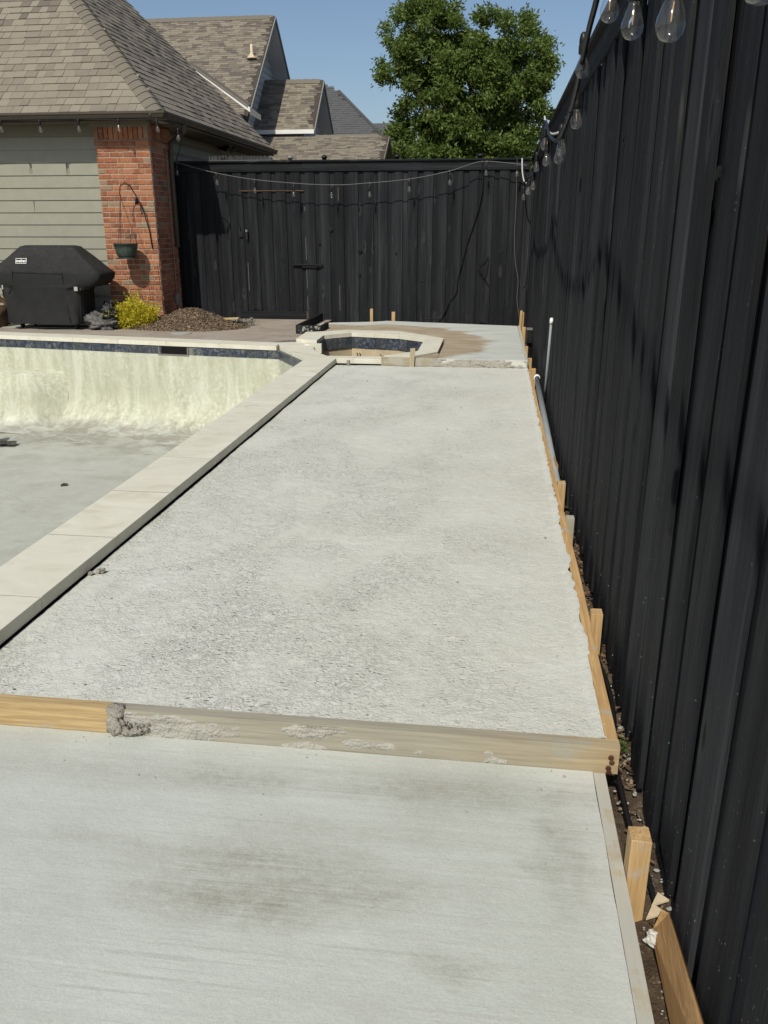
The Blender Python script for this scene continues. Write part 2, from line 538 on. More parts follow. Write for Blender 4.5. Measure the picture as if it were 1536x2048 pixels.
def chips(name, cols):
    t = NT(name)
    v = t.coords(jitter=False)
    n = t.voro(v, 55, 'F1', 'Color')
    k = t.sep(n)[0]
    t.base(t.ramp(k, [(i / len(cols), c) for i, c in enumerate(cols)], 'CONSTANT'))
    t.rough(.92)
    M[name] = t.m
chips('mulch', [(.065, .042, .028), (.13, .088, .058), (.20, .145, .097), (.085, .058, .040), (.29, .225, .155), (.155, .11, .076)])
chips('mulch_red', [(.12, .07, .042), (.19, .115, .068), (.06, .04, .028), (.26, .175, .11), (.09, .06, .04)])

def leaf_mat(name, cols, trans=.35):
    t = NT(name)
    at = t.n('ShaderNodeAttribute', attribute_name='tint')
    c = t.ramp(at.outputs['Fac'], [(i / (len(cols) - 1), c_) for i, c_ in enumerate(cols)])
    t.base(c)
    t.rough(.5)
    t.b.inputs['Specular IOR Level'].default_value = .35
    tr = t.n('ShaderNodeBsdfTranslucent')
    t.put(tr.inputs[0], t.mix(.5, c, tuple(min(1, x * 1.5) for x in cols[-1])))
    mx = t.n('ShaderNodeMixShader')
    mx.inputs[0].default_value = trans
    out = t.t.nodes['Material Output']
    t.t.links.new(t.b.outputs[0], mx.inputs[1])
    t.t.links.new(tr.outputs[0], mx.inputs[2])
    t.t.links.new(mx.outputs[0], out.inputs[0])
    M[name] = t.m
leaf_mat('leaf_green', [(.062, .100, .020), (.125, .185, .040), (.190, .245, .068)], .4)
leaf_mat('leaf_yellow', [(.20, .18, .015), (.46, .40, .03), (.70, .62, .07)], .35)
leaf_mat('leaf_weed', [(.06, .10, .02), (.11, .17, .04), (.16, .22, .06)])

def cover_mat():
    t = NT('cover_fabric')
    v = t.coords(jitter=False)
    n = t.noise(v, 3, 5, .6)
    d = t.noise(v, 18, 4, .7)
    c = t.ramp(n, [(.3, (.0105, .0107, .0112)), (.7, (.018, .0183, .019))])
    nz = t.sep(t.n('ShaderNodeNewGeometry').outputs['True Normal'])[2]
    dust = t.math('MULTIPLY', t.step(nz, .05, .8), t.step(d, .35, .7))
    c = t.mix(t.math('MULTIPLY', dust, .35), c, (.075, .073, .068))
    t.base(c)
    t.rough(.8)
    t.bump(t.math('ADD', t.noise(v, 9, 3, .5, 1.2), t.math('MULTIPLY', t.noise(v, 220, 2), .12)), .28, .02)
    M['cover_fabric'] = t.m
cover_mat()

def glass_mat():
    # thin blown glass: mostly clear, a sheen at grazing angles and a faint film
    t = NT('bulb_glass')
    tr = t.n('ShaderNodeBsdfTransparent')
    tr.inputs[0].default_value = (.90, .92, .92, 1)
    gl_ = t.n('ShaderNodeBsdfGlossy')
    gl_.inputs['Roughness'].default_value = .06
    gl_.inputs[0].default_value = (1, 1, 1, 1)
    lw = t.n('ShaderNodeLayerWeight')
    lw.inputs[0].default_value = .38
    f = t.math('ADD', t.math('MULTIPLY', t.math('POWER', lw.outputs['Facing'], 2.0), .55), .035)
    mx = t.n('ShaderNodeMixShader')
    t.put(mx.inputs[0], f)
    t.t.links.new(tr.outputs[0], mx.inputs[1])
    t.t.links.new(gl_.outputs[0], mx.inputs[2])
    df = t.n('ShaderNodeBsdfDiffuse')
    df.inputs[0].default_value = (.75, .76, .76, 1)
    m2 = t.n('ShaderNodeMixShader')
    m2.inputs[0].default_value = .03
    t.t.links.new(mx.outputs[0], m2.inputs[1])
    t.t.links.new(df.outputs[0], m2.inputs[2])
    t.t.links.new(m2.outputs[0], t.t.nodes['Material Output'].inputs[0])
    M['bulb_glass'] = t.m
glass_mat()
plain('filament_amber', (.62, .34, .12), .4, .05, 5, 0)
t = NT('window_glass')
t.base((.02, .025, .03))
t.rough(.08)
M['window_glass'] = t.m

# ------------------------------------------------------------------ mesh helpers
ORG = {}

class MB:
    def __init__(s):
        s.v = []
        s.f = []
        s.mi = []

    def add(s, vs, fs, mi=0):
        b = len(s.v)
        s.v += [tuple(x) for x in vs]
        s.f += [tuple(i + b for i in f) for f in fs]
        s.mi += [mi] * len(fs)
        return s

    def box(s, c, d, rot=None, mi=0):
        vs = []
        for dx in (-.5, .5):
            for dy in (-.5, .5):
                for dz in (-.5, .5):
                    p = Vector((dx * d[0], dy * d[1], dz * d[2]))
                    if rot is not None:
                        p = rot @ p
                    vs.append(p + Vector(c))
        return s.add(vs, [(0, 1, 3, 2), (4, 6, 7, 5), (0, 4, 5, 1), (2, 3, 7, 6), (0, 2, 6, 4), (1, 5, 7, 3)], mi)

    def cbox(s, c, d, axis=2, ch=.004, rot=None, mi=0):
        """a box whose four long edges are eased"""
        a, b = [i for i in range(3) if i != axis]
        ha, hb = d[a] / 2, d[b] / 2
        prof = [(-ha + ch, -hb), (ha - ch, -hb), (ha, -hb + ch), (ha, hb - ch), (ha - ch, hb), (-ha + ch, hb), (-ha, hb - ch), (-ha, -hb + ch)]
        vs = []
        for e in (-.5, .5):
            for (pa, pb) in prof:
                p = [0, 0, 0]
                p[a], p[b], p[axis] = pa, pb, e * d[axis]
                p = Vector(p)
                if rot is not None:
                    p = rot @ p
                vs.append(p + Vector(c))
        fs = [tuple(range(7, -1, -1)), tuple(range(8, 16))]
        for i in range(8):
            j = (i + 1) % 8
            fs.append((i, j, 8 + j, 8 + i))
        if axis == 1:
            fs = [tuple(reversed(f)) for f in fs]
        return s.add(vs, fs, mi)

    def prism(s, poly, z0, z1, mi=0):
        n = len(poly)
        vs = [(*p, z0) for p in poly] + [(*p, z1) for p in poly]
        fs = [tuple(range(n - 1, -1, -1)), tuple(range(n, 2 * n))]
        fs += [(i, (i + 1) % n, n + (i + 1) % n, n + i) for i in range(n)]
        return s.add(vs, fs, mi)

    def extr(s, pts, vec, mi=0):
        """a planar 3-D polygon pushed along vec"""
        n = len(pts)
        v = Vector(vec)
        vs = [Vector(p) for p in pts] + [Vector(p) + v for p in pts]
        fs = [tuple(range(n - 1, -1, -1)), tuple(range(n, 2 * n))]
        fs += [(i, (i + 1) % n, n + (i + 1) % n, n + i) for i in range(n)]
        return s.add(vs, fs, mi)

    def tube(s, pts, r, n=6, mi=0, cap=True):
        pts = [Vector(p) for p in pts]
        rs = r if hasattr(r, '__len__') else [r] * len(pts)
        b = len(s.v)
        ref = None
        for i, p in enumerate(pts):
            d = (pts[min(i + 1, len(pts) - 1)] - pts[max(i - 1, 0)])
            d = d.normalized() if d.length > 1e-9 else Vector((0, 0, 1))
            if ref is None:
                ref = d.orthogonal().normalized()
            ref = (ref - d * ref.dot(d))
            ref = ref.normalized() if ref.length > 1e-6 else d.orthogonal().normalized()
            bi = d.cross(ref)
            for k in range(n):
                a = 2 * PI * k / n
                s.v.append(tuple(p + (ref * math.cos(a) + bi * math.sin(a)) * rs[i]))
        for i in range(len(pts) - 1):
            for k in range(n):
                k2 = (k + 1) % n
                s.f.append((b + i * n + k, b + i * n + k2, b + (i + 1) * n + k2, b + (i + 1) * n + k))
                s.mi.append(mi)
        if cap:
            s.f.append(tuple(b + k for k in range(n - 1, -1, -1)))
            s.f.append(tuple(b + (len(pts) - 1) * n + k for k in range(n)))
            s.mi += [mi, mi]
        return s

    def lathe(s, prof, c=(0, 0, 0), n=14, mi=0):
        b = len(s.v)
        for (r, z) in prof:
            for k in range(n):
                a = 2 * PI * k / n
                s.v.append((c[0] + r * math.cos(a), c[1] + r * math.sin(a), c[2] + z))
        for i in range(len(prof) - 1):
            for k in range(n):
                k2 = (k + 1) % n
                s.f.append((b + i * n + k, b + i * n + k2, b + (i + 1) * n + k2, b + (i + 1) * n + k))
                s.mi.append(mi)
        s.f.append(tuple(b + k for k in range(n - 1, -1, -1)))
        s.f.append(tuple(b + (len(prof) - 1) * n + k for k in range(n)))
        s.mi += [mi, mi]
        return s

    def grid(s, P, mi=0):
        """P[i][j] of points"""
        b = len(s.v)
        ni, nj = len(P), len(P[0])
        for row in P:
            s.v += [tuple(p) for p in row]
        for i in range(ni - 1):
            for j in range(nj - 1):
                s.f.append((b + i * nj + j, b + i * nj + j + 1, b + (i + 1) * nj + j + 1, b + (i + 1) * nj + j))
                s.mi.append(mi)
        return s

    def mesh(s, name, mats, off=(0, 0, 0), smooth=False, recalc=True):
        me = bpy.data.meshes.new(name)
        me.from_pydata([(p[0] - off[0], p[1] - off[1], p[2] - off[2]) for p in s.v], [], s.f)
        for m_ in (mats if isinstance(mats, (list, tuple)) else [mats]):
            me.materials.append(M[m_])
        if any(s.mi):
            me.polygons.foreach_set('material_index', s.mi)
        if recalc:
            bm = bmesh.new()
            bm.from_mesh(me)
            bmesh.ops.recalc_face_normals(bm, faces=bm.faces)
            bm.to_mesh(me)
            bm.free()
        if smooth:
            me.polygons.foreach_set('use_smooth', [True] * len(me.polygons))
        me.update()
        return me

    def build(s, name, mats, parent=None, smooth=False, recalc=True):
        off = ORG[parent.name] if parent is not None else Vector((0, 0, 0))
        o = bpy.data.objects.new(name, s.mesh(name, mats, off, smooth, recalc))
        COL.objects.link(o)
        if parent is not None:
            o.parent = parent
        ORG[o.name] = off
        return o

def put(name, me, parent, loc, rot=None, scale=None):
    """link a piece with shared mesh data at a world place under its parent"""
    o = bpy.data.objects.new(name, me)
    COL.objects.link(o)
    off = ORG[parent.name] if parent is not None else Vector((0, 0, 0))
    o.parent = parent
    o.location = Vector(loc) - off
    if rot is not None:
        o.rotation_euler = rot
    if scale is not None:
        o.scale = scale
    ORG[o.name] = Vector(loc)
    return o

def thing(name, label, cat, loc=(0, 0, 0), group=None):
    o = bpy.data.objects.new(name, None)
    COL.objects.link(o)
    o.empty_display_size = .1
    o.location = loc
    ORG[o.name] = Vector(loc)
    return tag(o, label, cat, group)

def tag(o, label, cat, group=None):
    o['label'] = label
    o['category'] = cat
    if group:
        o['group'] = group
    return o

def struct(o):
    o['kind'] = 'structure'
    return o

def stuff(o):
    o['kind'] = 'stuff'
    return o

def solo(mb, name, mats, label, cat, group=None, smooth=False, loc=None):
    """a thing that is one mesh, its origin at its base"""
    if loc is None:
        a = np.array(mb.v)
        loc = ((a[:, 0].min() + a[:, 0].max()) / 2, (a[:, 1].min() + a[:, 1].max()) / 2, a[:, 2].min())
    o = bpy.data.objects.new(name, mb.mesh(name, mats, loc, smooth))
    COL.objects.link(o)
    o.location = loc
    ORG[o.name] = Vector(loc)
    return tag(o, label, cat, group)

def leaves_mesh(name, mat, C, D, L, W, tint, fold=.25):
    """C centres, D directions, one folded two-quad leaf each"""
    n = len(C)
    D = D / np.maximum(np.linalg.norm(D, axis=1, keepdims=True), 1e-6)
    A = RNG.normal(size=(n, 3))
    S = np.cross(D, A)
    S /= np.maximum(np.linalg.norm(S, axis=1, keepdims=True), 1e-6)
    N = np.cross(S, D)
    L = L[:, None]
    W = W[:, None]
    p0 = C
    p1 = C + D * L * .45 + S * W + N * W * fold
    p2 = C + D * L
    p3 = C + D * L * .45 - S * W + N * W * fold
    V = np.stack([p0, p1, p2, p3], 1).reshape(-1, 3).astype(np.float32)
    me = bpy.data.meshes.new(name)
    me.vertices.add(4 * n)
    me.vertices.foreach_set('co', V.ravel())
    I = np.arange(n)[:, None] * 4
    F = np.concatenate([I + np.array([[0, 1, 2]]), I + np.array([[0, 2, 3]])], 1).astype(np.int32).ravel()
    me.loops.add(6 * n)
    me.loops.foreach_set('vertex_index', F)
    me.polygons.add(2 * n)
    me.polygons.foreach_set('loop_start', np.arange(0, 6 * n, 3, dtype=np.int32))
    me.polygons.foreach_set('loop_total', np.full(2 * n, 3, dtype=np.int32))
    at = me.attributes.new('tint', 'FLOAT', 'FACE')
    at.data.foreach_set('value', np.repeat(tint, 2).astype(np.float32))
    me.materials.append(M[mat])
    me.update()
    me.validate()
    return me

def sphere_dirs(n):
    d = RNG.normal(size=(n, 3))
    return d / np.linalg.norm(d, axis=1, keepdims=True)

# ------------------------------------------------------------------ ground
g = MB()
gz = -.24
X0, X1, Y0, Y1 = -11, -1.95, -4, 11.2         # the hole the pool sits in
B = 900
for q in ([(-B, -B), (B, -B), (B, Y0), (-B, Y0)], [(-B, Y1), (B, Y1), (B, B), (-B, B)], [(-B, Y0), (X0, Y0), (X0, Y1), (-B, Y1)]):
    g.add([(x, y, gz) for x, y in q], [(0, 1, 2, 3)])
g.add([(X1, Y0, gz), (.36, Y0, gz), (.36, Y1, gz), (X1, Y1, gz)], [(0, 1, 2, 3)])
g.add([(.62, Y0, gz), (B, Y0, gz), (B, Y1, gz), (.62, Y1, gz)], [(0, 1, 2, 3)])
# lumpy soil in the strip between the forms and the fence
ys = np.arange(Y0, Y1 + .001, .04)
P = []
for y in ys:
    row = []
    for x in np.linspace(.36, .62, 9):
        k = 0 if (y < Y0 + .05 or y > Y1 - .05 or x < .37 or x > .61) else 1
        z = gz + k * (.045 * (mnoise.noise((x * 7, y * 5, 1)) + .5) + .03 * mnoise.noise((x * 24, y * 24, 5)))
        row.append((x, y, z))
    P.append(row)
g.grid(P)
struct(g.build('ground', 'soil', smooth=True))

# ------------------------------------------------------------------ slabs
def slab_grid(name, mat, x0, x1, y0, y1, z, amp, freq, step, depth, amp2=0, ragged=0):
    nx = max(2, int((x1 - x0) / step))
    ny = max(2, int((y1 - y0) / step))
    P = []
    for j in range(ny + 1):
        row = []
        y = y0 + (y1 - y0) * j / ny
        for i in range(nx + 1):
            x = x0 + (x1 - x0) * i / nx
            h = amp * mnoise.noise((x * freq, y * freq, 3.3))
            if amp2:
                t_ = mnoise.noise((x * 1.0, y * .6, 9)) * .5 + .5
                h += amp2 * (.4 + 1.2 * t_) * (mnoise.noise((x * 28, y * 24, 1.7)) + .55 * mnoise.noise((x * 60, y * 60, 4.2)))
            xx = x
            if ragged and i >= nx - 1:
                xx += ragged * mnoise.noise((3, y * 6, 0)) + ragged * .7 * mnoise.noise((9, y * 19, 0))
            row.append((xx, y, z + h + (.009 if ragged > .01 and i >= nx - 1 else 0)))
        P.append(row)
    mb = MB()
    mb.grid(P)
    for (a, b) in (((x0, y0), (x1, y0)), ((x1, y0), (x1, y1)), ((x1, y1), (x0, y1)), ((x0, y1), (x0, y0))):
        mb.add([(*a, z - .012), (*b, z - .012), (*b, z - depth), (*a, z - depth)], [(0, 1, 2, 3)])
    return struct(mb.build(name, mat, smooth=True, recalc=False))

slab_grid('rough_slab', 'rough_concrete', -1.793, .403, 2.262, 9.45, -.006, .006, 2.2, .0155, .2, .0021, .016)
slab_grid('smooth_slab', 'smooth_concrete', -1.79, .362, -1.6, 2.216, -.09, .002, 1.5, .04, .13, .0003, .002)

deck = MB()
deck.prism([(-.62, 9.512), (.372, 9.49), (.36, 12.95), (-1.7, 13.42), (-1.86, 13.28), (-2.66, 13.0), (-2.66, 11.72), (-2.1, 12.1), (-1.3, 12.03), (-.62, 11.28), (-.62, 9.97)], -.2, .083)
deck.prism([(-.89, 9.518), (-.625, 9.514), (-.625, 9.9)], -.2, .083)
struct(deck.build('spa_deck', 'spa_deck_concrete'))
patio = MB()
patio.prism([(-12, 11.95), (-7.0, 11.19), (-2.99, 10.88), (-2.67, 11.25), (-2.67, 13.78), (-12, 13.78)], -.2, .047)
struct(patio.build('patio', 'patio_stone'))
apron = MB()
apron.prism([(-12, 11.92), (-6.3, 12.08), (-5.85, 12.4), (-5.85, 13.1), (-12, 13.1)], .048, .056)
struct(apron.build('grill_slab', 'lid_grey'))

# ------------------------------------------------------------------ pool shell
pool = thing('swimming_pool', 'empty kidney green plastered swimming pool with travertine rim and blue slate waterline', 'pool', (-4, 8, -1.2))
pool['label'] = 'drained pool of streaky pale green plaster with cream rim and blue slate waterline'
PW = [Vector((-12.0, 11.85)), Vector((-2.72, 10.44)), Vector((-2.135, 9.47)), Vector((-2.135, -2.6)), Vector((-12.0, -2.6))]
def inset(poly, d):
    n = len(poly)
    out = []
    for i in range(n):
        a, b, c = poly[i - 1], poly[i], poly[(i + 1) % n]
        d1 = (b - a).normalized()
        d2 = (c - b).normalized()
        n1 = Vector((d1.y, -d1.x))
        n2 = Vector((d2.y, -d2.x))
        k = (n1 + n2)
        k = k / (k.length_squared / 2) if k.length > 1e-6 else n1
        out.append(b + k * d)
    return out
prof = [(0.012, -.105), (.012, -.35), (.015, -.6), (.03, -.78), (.075, -.92), (.15, -1.03), (.27, -1.11), (.45, -1.16), (.70, -1.182), (1.1, -1.197)]
rings = []
cnt = [90, 14, 100, 40, 40]
for (d, z) in prof:
    poly = inset(PW, d)
    ring = []
    for i in range(5):
        a, b = poly[i], poly[(i + 1) % 5]
        for k in range(cnt[i]):
            p = a.lerp(b, k / cnt[i])
            wob = .0 if z > -.3 else .022 * mnoise.noise((p.x * 1.5, p.y * 1.5, z * 2)) + .012 * mnoise.noise((p.x * 5, p.y * 5, z * 4))
            ring.append((p.x + wob, p.y - wob, z + wob * .8))
    rings.append(ring)
sh = MB()
n = len(rings[0])
for r_ in rings:
    sh.v += r_
for i in range(len(rings) - 1):
    for k in range(n):
        k2 = (k + 1) % n
        sh.f.append((i * n + k, i * n + k2, (i + 1) * n + k2, (i + 1) * n + k))
        sh.mi.append(0)
sh.build('pool_wall', 'pool_plaster', pool, True)
fl = MB()
P = []
for y in np.linspace(-2.2, 11.2, 110):
    P.append([(x, y, -1.192 + .003 * mnoise.noise((x, y, 0))) for x in np.linspace(-11.6, -2.4, 70)])
fl.grid(P)
fl.build('pool_floor', 'pool_plaster', pool, True)
# the bench along the left of the far wall
bn = MB()
P = []
for s_ in range(90):
    u = s_ / 89
    xr = -5.92
    row = []
    x = -12 + (xr + 12) * u
    yb = 11.85 - (x + 12) * (1.41 / 9.28) + .02
    d = .36 if u < .93 else .36 - (u - .93) / .07 * .34
    w_ = .012 * mnoise.noise((x * 3, 1, 0))
    for (dy, z) in ((0, -.40), (d - .04, -.415 + w_), (d, -.44 + w_), (d + .03, -.7), (d + .07, -.98), (d + .16, -1.10), (d + .35, -1.175)):
        row.append((x + (.05 * dy), yb - dy, z))
    P.append(row)
bn.grid(P)
bn.build('bench', 'pool_plaster', pool, True)

# waterline tiles, one piece each, set in a dark bed
bed = MB()
def edge_bed(mb, a, b, z0, z1, back=.06):
    d = (b - a).normalized()
    nrm = Vector((d.y, -d.x))          # into the pool
    o = -nrm * back
    q = [a, b, b + o, a + o]
    mb.prism([tuple(p) for p in q], z0, z1)
def tile_run(parent, a, b, z0, z1, name='waterline_tile', gap=None, size=.155):
    d = (b - a)
    L = d.length
    d = d / L
    nrm = Vector((d.y, -d.x))
    n_ = max(1, round(L / size))
    s_ = L / n_
    ang = math.atan2(d.y, d.x)
    me = MB().cbox((0, 0, 0), (s_ - .006, .014, z1 - z0 - .006), 1, .002).mesh(name, 'slate_tile')
    for k in range(n_):
        c = a + d * (s_ * (k + .5)) + nrm * .007
        if gap and gap[0] < c.x < gap[1]:
            continue
        put(name, me, parent, (c.x + random.uniform(-.001, .001), c.y, (z0 + z1) / 2), (0, 0, ang), (1, 1 + random.uniform(-.1, .25), 1))
edge_bed(bed, Vector((-10, 11.546)), PW[1], -.112, -.002)
edge_bed(bed, PW[1], PW[2], -.112, -.002)
edge_bed(bed, PW[2], Vector((-2.135, -2.6)), -.112, -.002)
bed.build('tile_bed', 'joint_sand', pool)
tile_run(pool, Vector((-8.2, 11.273)), PW[1], -.108, .0, gap=(-4.44, -4.0))
tile_run(pool, PW[1], PW[2], -.108, .0)
mbl = MB().box((0, 0, 0), (1, 1, 1))
# skimmer mouth
sa, sb = -4.43, -4.01
yy = lambda x: 11.85 - (x + 12) * (1.41 / 9.28)
ang = math.atan2(-1.41, 9.28)
rot = Matrix.Rotation(ang, 3, 'Z')
sx = (sa + sb) / 2
sm = MB()
sm.box((sx, yy(sx) - .008, -.108), (.46, .03, .012), rot)
sm.box((sa, yy(sa) - .006, -.055), (.014, .026, .10), rot)
sm.box((sb, yy(sb) - .006, -.055), (.014, .026, .10), rot)
sm.build('skimmer_frame', 'meter_grey', pool)
MB().box((sx, yy(sx) + .004, -.055), (.40, .012, .1), rot).build('skimmer_mouth', 'opening_black', pool)

# coping stones, each its own piece
def stone(parent, quad, z0, z1, name='coping_stone', inset_=.0016):
    c = sum((Vector(q) for q in quad), Vector((0, 0))) / len(quad)
    q = []
    for p in quad:
        d = Vector(p) - c
        q.append(tuple(c + d * (1 - inset_ / max(d.length, .05))))
    dz = random.uniform(-.0003, .0003)
    mb = MB()
    ch = .0016
    inn = [tuple(c + (Vector(p) - c) * (1 - ch / (Vector(p) - c).length)) for p in q]
    n_ = len(q)
    vs = [(*p, z0) for p in q] + [(*p, z1 - ch + dz) for p in q] + [(*p, z1 + dz) for p in inn]
    fs = [tuple(range(n_ - 1, -1, -1)), tuple(range(2 * n_, 3 * n_))]
    for i in range(n_):
        j = (i + 1) % n_
        fs += [(i, j, n_ + j, n_ + i), (n_ + i, n_ + j, 2 * n_ + j, 2 * n_ + i)]
    mb.add(vs, fs)
    off = ORG[parent.name]
    me = mb.mesh(name, 'travertine', (c.x, c.y, z0))
    return put(name, me, parent, (c.x, c.y, z0))
XI, XO = -2.152, -1.80
yj = [-1.6, -.95, -.2, .5, 1.2, 1.85, 2.36, 2.89, 3.59, 4.32, 5.07, 5.72, 6.35, 7.0, 7.62, 8.25, 8.85, 9.5]
for a, b in zip(yj, yj[1:]):
    stone(pool, [(XI, a), (XO, a), (XO, b), (XI, b)], .006, .06)
for y_ in yj[1:-1]:
    MB().box(((XI + XO) / 2, y_, .034), (XO - XI - .008, .008, .0515)).build('grout_joint', 'grout_dark', pool)
# the corner flare and the front strip by the spa (same level as the pool rim)
stone(pool, [(XI, 9.5), (XO, 9.5), (XO, 9.55), (-1.93, 9.69), (-2.42, 9.95), (-2.435, 9.98)], .006, .06)
stone(pool, [(-2.43, 9.98), (-1.95, 9.70), (-2.13, 9.97), (-2.25, 10.35), (-2.70, 10.43)], .006, .0605)
stone(pool, [(-2.70, 10.44), (-2.27, 10.36), (-2.45, 10.86), (-2.68, 10.86), (-2.83, 10.79)], .006, .06)
# far rim
fx = [-8.6, -7.9, -7.2, -6.45, -5.75, -5.05, -4.33, -3.55, -2.75]
ty = lambda x: yy(x) - .015
for a, b in zip(fx, fx[1:]):
    stone(pool, [(a, ty(a)), (b, ty(b)), (b - .04, ty(b) + .36), (a - .04, ty(a) + .36)], .006, .06)
# mortar bed under the rim
mo = MB()
mo.box((-1.99, 3.9, -.06), (.30, 11.2, .128))
mo.build('rim_bed', 'joint_sand', pool)

# ------------------------------------------------------------------ spa
spa = thing('spa', 'sunken octagonal spa with raised cream stone rim beside the empty pool', 'spa', (-1.5, 10.7, -.9))
ZS = .098
O_ = {'A': (-2.60, 10.90), 'B': (-2.63, 11.62), 'C': (-2.09, 12.0), 'D': (-1.33, 11.95), 'E': (-.65, 11.22), 'F': (-.645, 9.94), 'G': (-.90, 9.55)}
I_ = {'a': (-2.29, 10.76), 'b': (-2.31, 11.34), 'c': (-1.98, 11.67), 'd': (-1.29, 11.5), 'e': (-.90, 11.19), 'f': (-.89, 9.97), 'g': (-1.22, 9.58)}
def lerp2(p, q, t_):
    return (p[0] + (q[0] - p[0]) * t_, p[1] + (q[1] - p[1]) * t_)
def ring_run(o1, o2, i1, i2, n_, z0=ZS - .055, z1=ZS):
    for k in range(n_):
        t0, t1 = k / n_, (k + 1) / n_
        stone(spa, [lerp2(i1, i2, t0), lerp2(i1, i2, t1), lerp2(o1, o2, t1), lerp2(o1, o2, t0)], z0, z1)
ring_run(O_['A'], O_['B'], I_['a'], I_['b'], 1)
ring_run(O_['B'], O_['C'], I_['b'], I_['c'], 1)
ring_run(O_['C'], O_['D'], I_['c'], I_['d'], 2)
ring_run(O_['D'], O_['E'], I_['d'], I_['e'], 2)
ring_run(O_['E'], O_['F'], I_['e'], I_['f'], 2)
stone(spa, [I_['f'], O_['F'], O_['G'], (-1.24, 9.545)], ZS - .055, ZS)
for a, b in ((-1.93, -1.6), (-1.6, -1.26)):
    stone(spa, [(a, 9.512), (b, 9.512), (b, 9.715), (a, 9.705)], .004, .06)
stone(spa, [(-1.80, 9.512), (-1.935, 9.512), (-1.94, 9.70)], .004, .0595)
OCT = [Vector(p) for p in [(-1.97, 9.76), (-1.25, 9.70), (-.90, 10.0), (-.885, 11.17), (-1.28, 11.52), (-1.98, 11.69), (-2.31, 11.35), (-2.29, 10.30)]]
sw = MB()
for i in range(8):
    a, b = OCT[i], OCT[(i + 1) % 8]
    c = Vector((-1.55, 10.7))
    q = [a, b, b + (b - c).normalized() * .1, a + (a - c).normalized() * .1]
    sw.prism([tuple(p) for p in q], -.9, -.115)
sw.prism([tuple(p) for p in OCT], -.92, -.55)
sw.build('spa_wall', 'spa_plaster', spa)
sb_ = MB()
for i in range(8):
    a, b = OCT[i], OCT[(i + 1) % 8]
    c = Vector((-1.55, 10.7))
    q = [a + (a - c).normalized() * .014, b + (b - c).normalized() * .014, b + (b - c).normalized() * .1, a + (a - c).normalized() * .1]
    sb_.prism([tuple(p) for p in q], -.113, ZS - .057 if i in (2, 3, 4, 5) else .0)
sb_.build('tile_bed', 'joint_sand', spa)
for i in range(8):
    a, b = OCT[(i + 1) % 8], OCT[i]
    if i in (2, 3, 4, 5, 6):
        tile_run(spa, a, b, -.113, ZS - .06, 'waterline_tile', size=.19)
    else:
        tile_run(spa, a, b, -.113, 0, 'waterline_tile', size=.19)
sp = MB()
sp.box((-2.30, 10.60, .02), (.22, .06, .12))
sp.build('spill_block', 'travertine', spa)
ft = MB()
for (x, y) in ((-1.9, 11.68), (-1.86, 11.67), (-1.55, 11.57), (-1.42, 11.54), (-1.3, 11.5)):
    ft.tube([(x, y - .012, -.24), (x + .01, y - .02, -.20), (x - .01, y - .02, -.18)], .006, 5)
ft.build('wire_stub', 'black_iron', spa)

# ------------------------------------------------------------------ timber forms
def board_y(x, y0, y1, z1, wid, hgt, name, mat, label, wob=.004, dip=0, group='form boards staked along the wet slabs'):
    mb = MB()
    n_ = max(2, int((y1 - y0) / .25))
    prof_ = [(-.5, 0), (-.5, -1), (.5, -1), (.5, 0)]
    P = []
    for i in range(n_ + 1):
        y = y0 + (y1 - y0) * i / n_
        dx = wob * mnoise.noise((y * 1.3, x * 10, 2))
        dz = -dip * (i / n_)
        P.append([(x + dx + p[0] * wid, y, z1 + dz + p[1] * hgt) for p in prof_])
    b = len(mb.v)
    for r_ in P:
        mb.v += r_
    for i in range(n_):
        for k in range(4):
            k2 = (k + 1) % 4
            mb.f.append((b + i * 4 + k, b + i * 4 + k2, b + (i + 1) * 4 + k2, b + (i + 1) * 4 + k))
            mb.mi.append(0)
    mb.f += [(b, b + 1, b + 2, b + 3), tuple(b + n_ * 4 + k for k in (3, 2, 1, 0))]
    mb.mi += [0, 0]
    return solo(mb, name, mat, label, 'form board', group)

board_y(.418, 2.262, 4.43, .002, .038, .135, 'form_board', 'pine_y', 'long fresh pine form board holding the rough slab beside the two nearest stakes')
board_y(.416, 4.44, 5.62, -.004, .038, .135, 'form_board', 'pine_y', 'short pine form board beside the lower end of the leaning grey pipe')
board_y(.410, 5.63, 9.42, -.002, .040, .135, 'form_board', 'pine_y', 'weathered pine form board running past the white pipe cap to the far stakes', .006)
board_y(.385, 9.50, 13.0, .082, .036, .16, 'form_board', 'form_cement', 'cement smeared form board along the right edge of the raised spa deck')
board_y(.381, -1.5, 2.212, -.091, .036, .12, 'form_board', 'form_cement', 'cement coated form board along the right edge of the smooth front slab')

